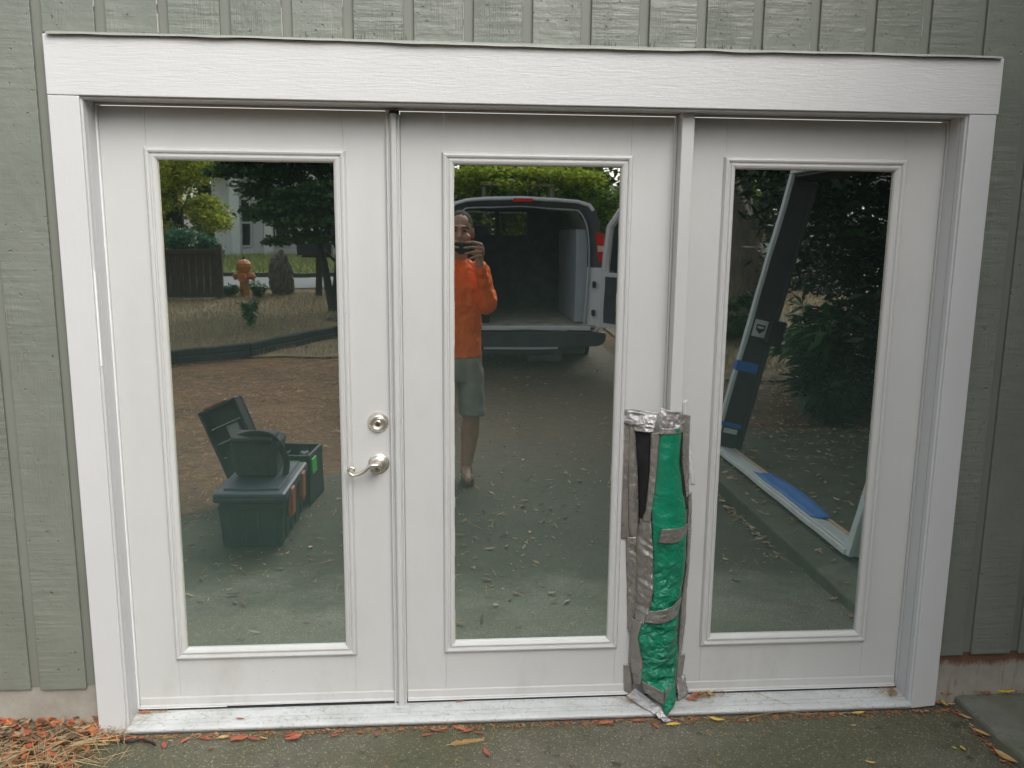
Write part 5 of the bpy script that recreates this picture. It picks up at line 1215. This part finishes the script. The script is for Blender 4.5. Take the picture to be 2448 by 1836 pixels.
# ------------------------------------------------------------------ the person taking the picture
PE = (1.215, -3.02, gz(0, -3.02))
pe = thing('person', 'person in orange shirt and grey shorts holding up a phone, reflected in middle door', 'person', PE)
def cap(bm, a, b, r0, r1, sx=1.0, n=14):      # tapered capsule
    a, b = Vector(a), Vector(b); d = b - a; L = d.length; q_ = d.to_track_quat('Z', 'X').to_matrix().to_4x4(); T = Matrix.Translation(a) @ q_
    rings = []; prof = []
    for k in range(5): t = k / 5 * PI / 2; prof.append((-r0 * math.cos(t), r0 * math.sin(t) + 1e-4))
    prof += [(0, r0), (L * .5, (r0 + r1) / 2), (L, r1)]
    for k in range(1, 6): t = k / 5 * PI / 2; prof.append((L + r1 * math.sin(t), r1 * math.cos(t) + 1e-4))
    for z, r in prof: rings.append([bm.verts.new(T @ Vector((r * math.cos(2 * PI * i / n), r * math.sin(2 * PI * i / n), z))) for i in range(n)])
    for p, s in zip(rings, rings[1:]):
        for i in range(n): bm.faces.new((p[i], p[(i + 1) % n], s[(i + 1) % n], s[i]))
    bm.faces.new(rings[0][::-1]); bm.faces.new(rings[-1])
def ell(bm, c, r, rot=None, n=3):
    rs = bmesh.ops.create_icosphere(bm, subdivisions=n, radius=1); T = Matrix.Translation(Vector(c)) @ (rot.to_4x4() if rot else Matrix.Identity(4)) @ Matrix.Diagonal((*r, 1)); bmesh.ops.transform(bm, matrix=T, verts=rs['verts'])
def loft(bm, secs, n=24):       # stacked elliptical sections (x, y, z, rx, ry)
    rings = [[bm.verts.new((x + rx * math.cos(2 * PI * i / n), y + ry * math.sin(2 * PI * i / n) * (1 if math.sin(2 * PI * i / n) > 0 else .95), z)) for i in range(n)] for x, y, z, rx, ry in secs]
    for p, s in zip(rings, rings[1:]):
        for i in range(n): bm.faces.new((p[i], p[(i + 1) % n], s[(i + 1) % n], s[i]))
    bm.faces.new(rings[0][::-1]); bm.faces.new(rings[-1])
def remeshed(name, bm, mat, parent, vox, smooth=6, fac=.5):
    bmesh.ops.recalc_face_normals(bm, faces=bm.faces)
    o = bm_obj(name, bm, mat, parent, True)
    r_ = o.modifiers.new('r', 'REMESH'); r_.mode = 'VOXEL'; r_.voxel_size = vox; r_.use_smooth_shade = True
    s_ = o.modifiers.new('s', 'SMOOTH'); s_.iterations = smooth; s_.factor = fac
    return o
HS = 1.1
# joints, relative to the base (x right, y towards the doors, z up)
HD = (.026, .040, 1.722)
bm = nb()
ell(bm, (HD[0], HD[1] - .012, HD[2] + .025), (.076, .094, .098)); ell(bm, (HD[0], HD[1] + .018, HD[2] - .035), (.062, .072, .075)); ell(bm, (HD[0], HD[1] + .045, HD[2] - .090), (.040, .040, .028))
ell(bm, (HD[0], HD[1] + .085, HD[2] + .028), (.050, .014, .014)); cap(bm, (HD[0], HD[1] + .088, HD[2] + .015), (HD[0], HD[1] + .112, HD[2] - .026), .009, .014)
ell(bm, (HD[0], HD[1] + .085, HD[2] - .058), (.026, .012, .012))
for s in (-1, 1):
    ell(bm, (HD[0] + s * .079, HD[1] - .01, HD[2] - .005), (.009, .020, .032)); ell(bm, (HD[0] + s * .040, HD[1] + .062, HD[2] - .030), (.026, .026, .026))
def hscale(bm):
    for v in bm.verts: v.co = Vector(HD) + (v.co - Vector(HD)) * HS
hscale(bm)
cap(bm, (HD[0], HD[1] - .015, HD[2] - .05), (.0, -.01, 1.50), .058, .066)
loft(bm, [(0, 0, .92, .155, .115), (0, .01, 1.05, .150, .115), (0, .01, 1.2, .165, .12), (0, 0, 1.35, .18, .12), (0, -.01, 1.46, .165, .095), (0, -.01, 1.52, .08, .07)])
sh = {1: (.168, -.005, 1.475), -1: (-.168, -.005, 1.475)}; el = {1: (.215, .075, 1.245), -1: (-.215, .075, 1.245)}; wr_ = {1: (.150, .225, 1.520), -1: (-.055, .225, 1.520)}
for s in (-1, 1):
    cap(bm, sh[s], el[s], .050, .042); cap(bm, el[s], wr_[s], .043, .028)
    hx = wr_[s][0]; tx = (.145 if s > 0 else -.085)
    # palm behind the end of the phone
    pc = Vector((tx, .228, 1.605)); cap(bm, wr_[s], pc, .027, .030)
    ell(bm, (tx + s * .012, .232, 1.604), (.026, .028, .052))
    for k in range(4):      # fingers wrap round the end of the phone, tips on its back
        z = 1.650 - k * .0240; L = (.088, .100, .094, .074)[k]
        a = Vector((tx + s * .016, .240, z)); b = a + Vector((-s * .012, .038, .004 - .002 * k)); c = b + Vector((-s * L * .52, .008, .012 - .007 * k)); d = c + Vector((-s * L * .48, -.006, -.004 - .003 * k))
        cap(bm, a, b, .0108, .0104, n=10); cap(bm, b, c, .0104, .0094, n=10); cap(bm, c, d, .0094, .0076, n=10)
    a = Vector((tx, .235, 1.580)); b = a + Vector((-s * .030, -.012, .006)); c = b + Vector((-s * .030, .002, .006)); cap(bm, a, b, .013, .011, n=10); cap(bm, b, c, .011, .009, n=10)
hip = {1: (.095, 0, .90), -1: (-.095, 0, .90)}; kn = {1: (.105, .02, .50), -1: (-.105, .02, .50)}; an = {1: (.065, -.02, .09), -1: (-.12, -.02, .09)}
for s in (-1, 1):
    cap(bm, hip[s], kn[s], .088, .058); cap(bm, kn[s], (kn[s][0] * .9, -.02, .34), .058, .064); cap(bm, (kn[s][0] * .9, -.02, .34), an[s], .064, .040)
    cap(bm, an[s], (an[s][0] + s * .01, .14, .045), .036, .030)
body = remeshed('body', bm, 'skin', pe, .0055, 3, .5)
# face details
for s in (-1, 1):
    bm = nb(); ell(bm, (HD[0] + s * .031, HD[1] + .077, HD[2] + .008), (.012, .008, .0045)); hscale(bm); bm_obj('eye', bm, 'eye', body, True)
    bm = nb(); tube(bm, smoothpts([(HD[0] + s * .014, HD[1] + .094, HD[2] + .026), (HD[0] + s * .034, HD[1] + .095, HD[2] + .032), (HD[0] + s * .054, HD[1] + .078, HD[2] + .025)], 4), .0045, 6); hscale(bm); bm_obj('eyebrow', bm, 'hair', body, True)
bm = nb(); ell(bm, (HD[0], HD[1] + .096, HD[2] - .060), (.022, .006, .005)); hscale(bm); bm_obj('mouth', bm, 'lip', body, True)
bm = nb()
ell(bm, (HD[0], HD[1] - .026, HD[2] + .032), (.0810, .098, .1010)); ell(bm, (HD[0], HD[1] - .050, HD[2] - .01), (.078, .068, .068))
bmesh.ops.bisect_plane(bm, geom=list(bm.verts) + list(bm.edges) + list(bm.faces), plane_co=(HD[0], HD[1] + .048, HD[2] + .072), plane_no=(0, .80, -.60), clear_outer=True)
hscale(bm)
for v in bm.verts: v.co += v.normal * .005 * noise.noise(v.co * 60)
bm_obj('hair', bm, 'hair', pe, True)
# shirt
bm = nb()
loft(bm, [(0, .0, .885, .182, .135), (0, .005, .92, .176, .132), (0, .012, 1.0, .170, .130), (0, .012, 1.12, .172, .134), (0, .012, 1.25, .184, .138), (0, .005, 1.36, .195, .135), (0, -.005, 1.45, .182, .112), (.003, -.008, 1.505, .125, .090), (.005, -.008, 1.545, .078, .074)])
for s in (-1, 1):
    w2 = Vector(el[s]).lerp(Vector(wr_[s]), .90)
    cap(bm, Vector(sh[s]) + Vector((-s * .01, 0, -.012)), el[s], .074, .062); cap(bm, el[s], w2, .062, .040); ell(bm, el[s], (.064, .064, .064))
    for k in range(3): p = Vector(el[s]).lerp(w2, .2 + .28 * k); ell(bm, p, (.054 - .005 * k, .054 - .005 * k, .018))
o_ = remeshed('shirt', bm, 'shirt', pe, .009, 5, .5)
dsp = bpy.data.textures.new('cloth_folds', 'CLOUDS'); dsp.noise_scale = .09
dm = o_.modifiers.new('d', 'DISPLACE'); dm.texture = dsp; dm.strength = .034; dm.mid_level = .5
# shorts
bm = nb()
loft(bm, [(0, 0, .72, .165, .125), (0, 0, .82, .178, .135), (0, 0, .90, .172, .130), (0, 0, .93, .165, .126)])
for s in (-1, 1): loft(bm, [(s * .112, .018, .475, .090, .096), (s * .108, .012, .60, .092, .104), (s * .095, .0, .78, .092, .12), (s * .09, 0, .88, .085, .12)])
o_ = remeshed('shorts', bm, 'shorts', pe, .008, 4, .5); dm = o_.modifiers.new('d', 'DISPLACE'); dm.texture = dsp; dm.strength = .020; dm.mid_level = .5
for s in (-1, 1):
    ax_, ay_ = an[s][0] + s * .005, .0
    bm = nb(); ell(bm, (ax_, -.01, .060), (.043, .058, .050)); ell(bm, (ax_ + s * .004, .085, .045), (.050, .085, .038)); ell(bm, (ax_, -.02, .085), (.046, .052, .030)); 
    shoe = remeshed('shoe', bm, 'shoe', pe, .006, 3, .5)
    bm = nb(); n_ = 28; lo_ = []; hi_ = []
    for i in range(n_):
        a = 2 * PI * i / n_; x = ax_ + s * .003 + (.050 + .006 * math.sin(a)) * math.cos(a); y = .045 + .125 * math.sin(a); lo_.append(bm.verts.new((x, y, .004))); hi_.append(bm.verts.new((x, y, .026)))
    for i in range(n_): bm.faces.new((lo_[i], lo_[(i + 1) % n_], hi_[(i + 1) % n_], hi_[i]))
    bm.faces.new(lo_); bm.faces.new(hi_); bmesh.ops.recalc_face_normals(bm, faces=bm.faces); bm_obj('sole', bm, 'sole', shoe)
# the phone in the hands
ph = thing('smartphone', 'black smartphone held sideways in the hands of the person in orange', 'phone', (1.2315, -2.768, 1.522))
bm = nb(); box(bm, -.081, .081, -.004, .004, -.036, .036, .0035, 3); bm_obj('body', bm, 'phone', ph)
bm = nb(); box(bm, -.078, -.050, .0041, .006, .004, .032, .0015, 2); bm_obj('camera_bump', bm, 'phone', ph)
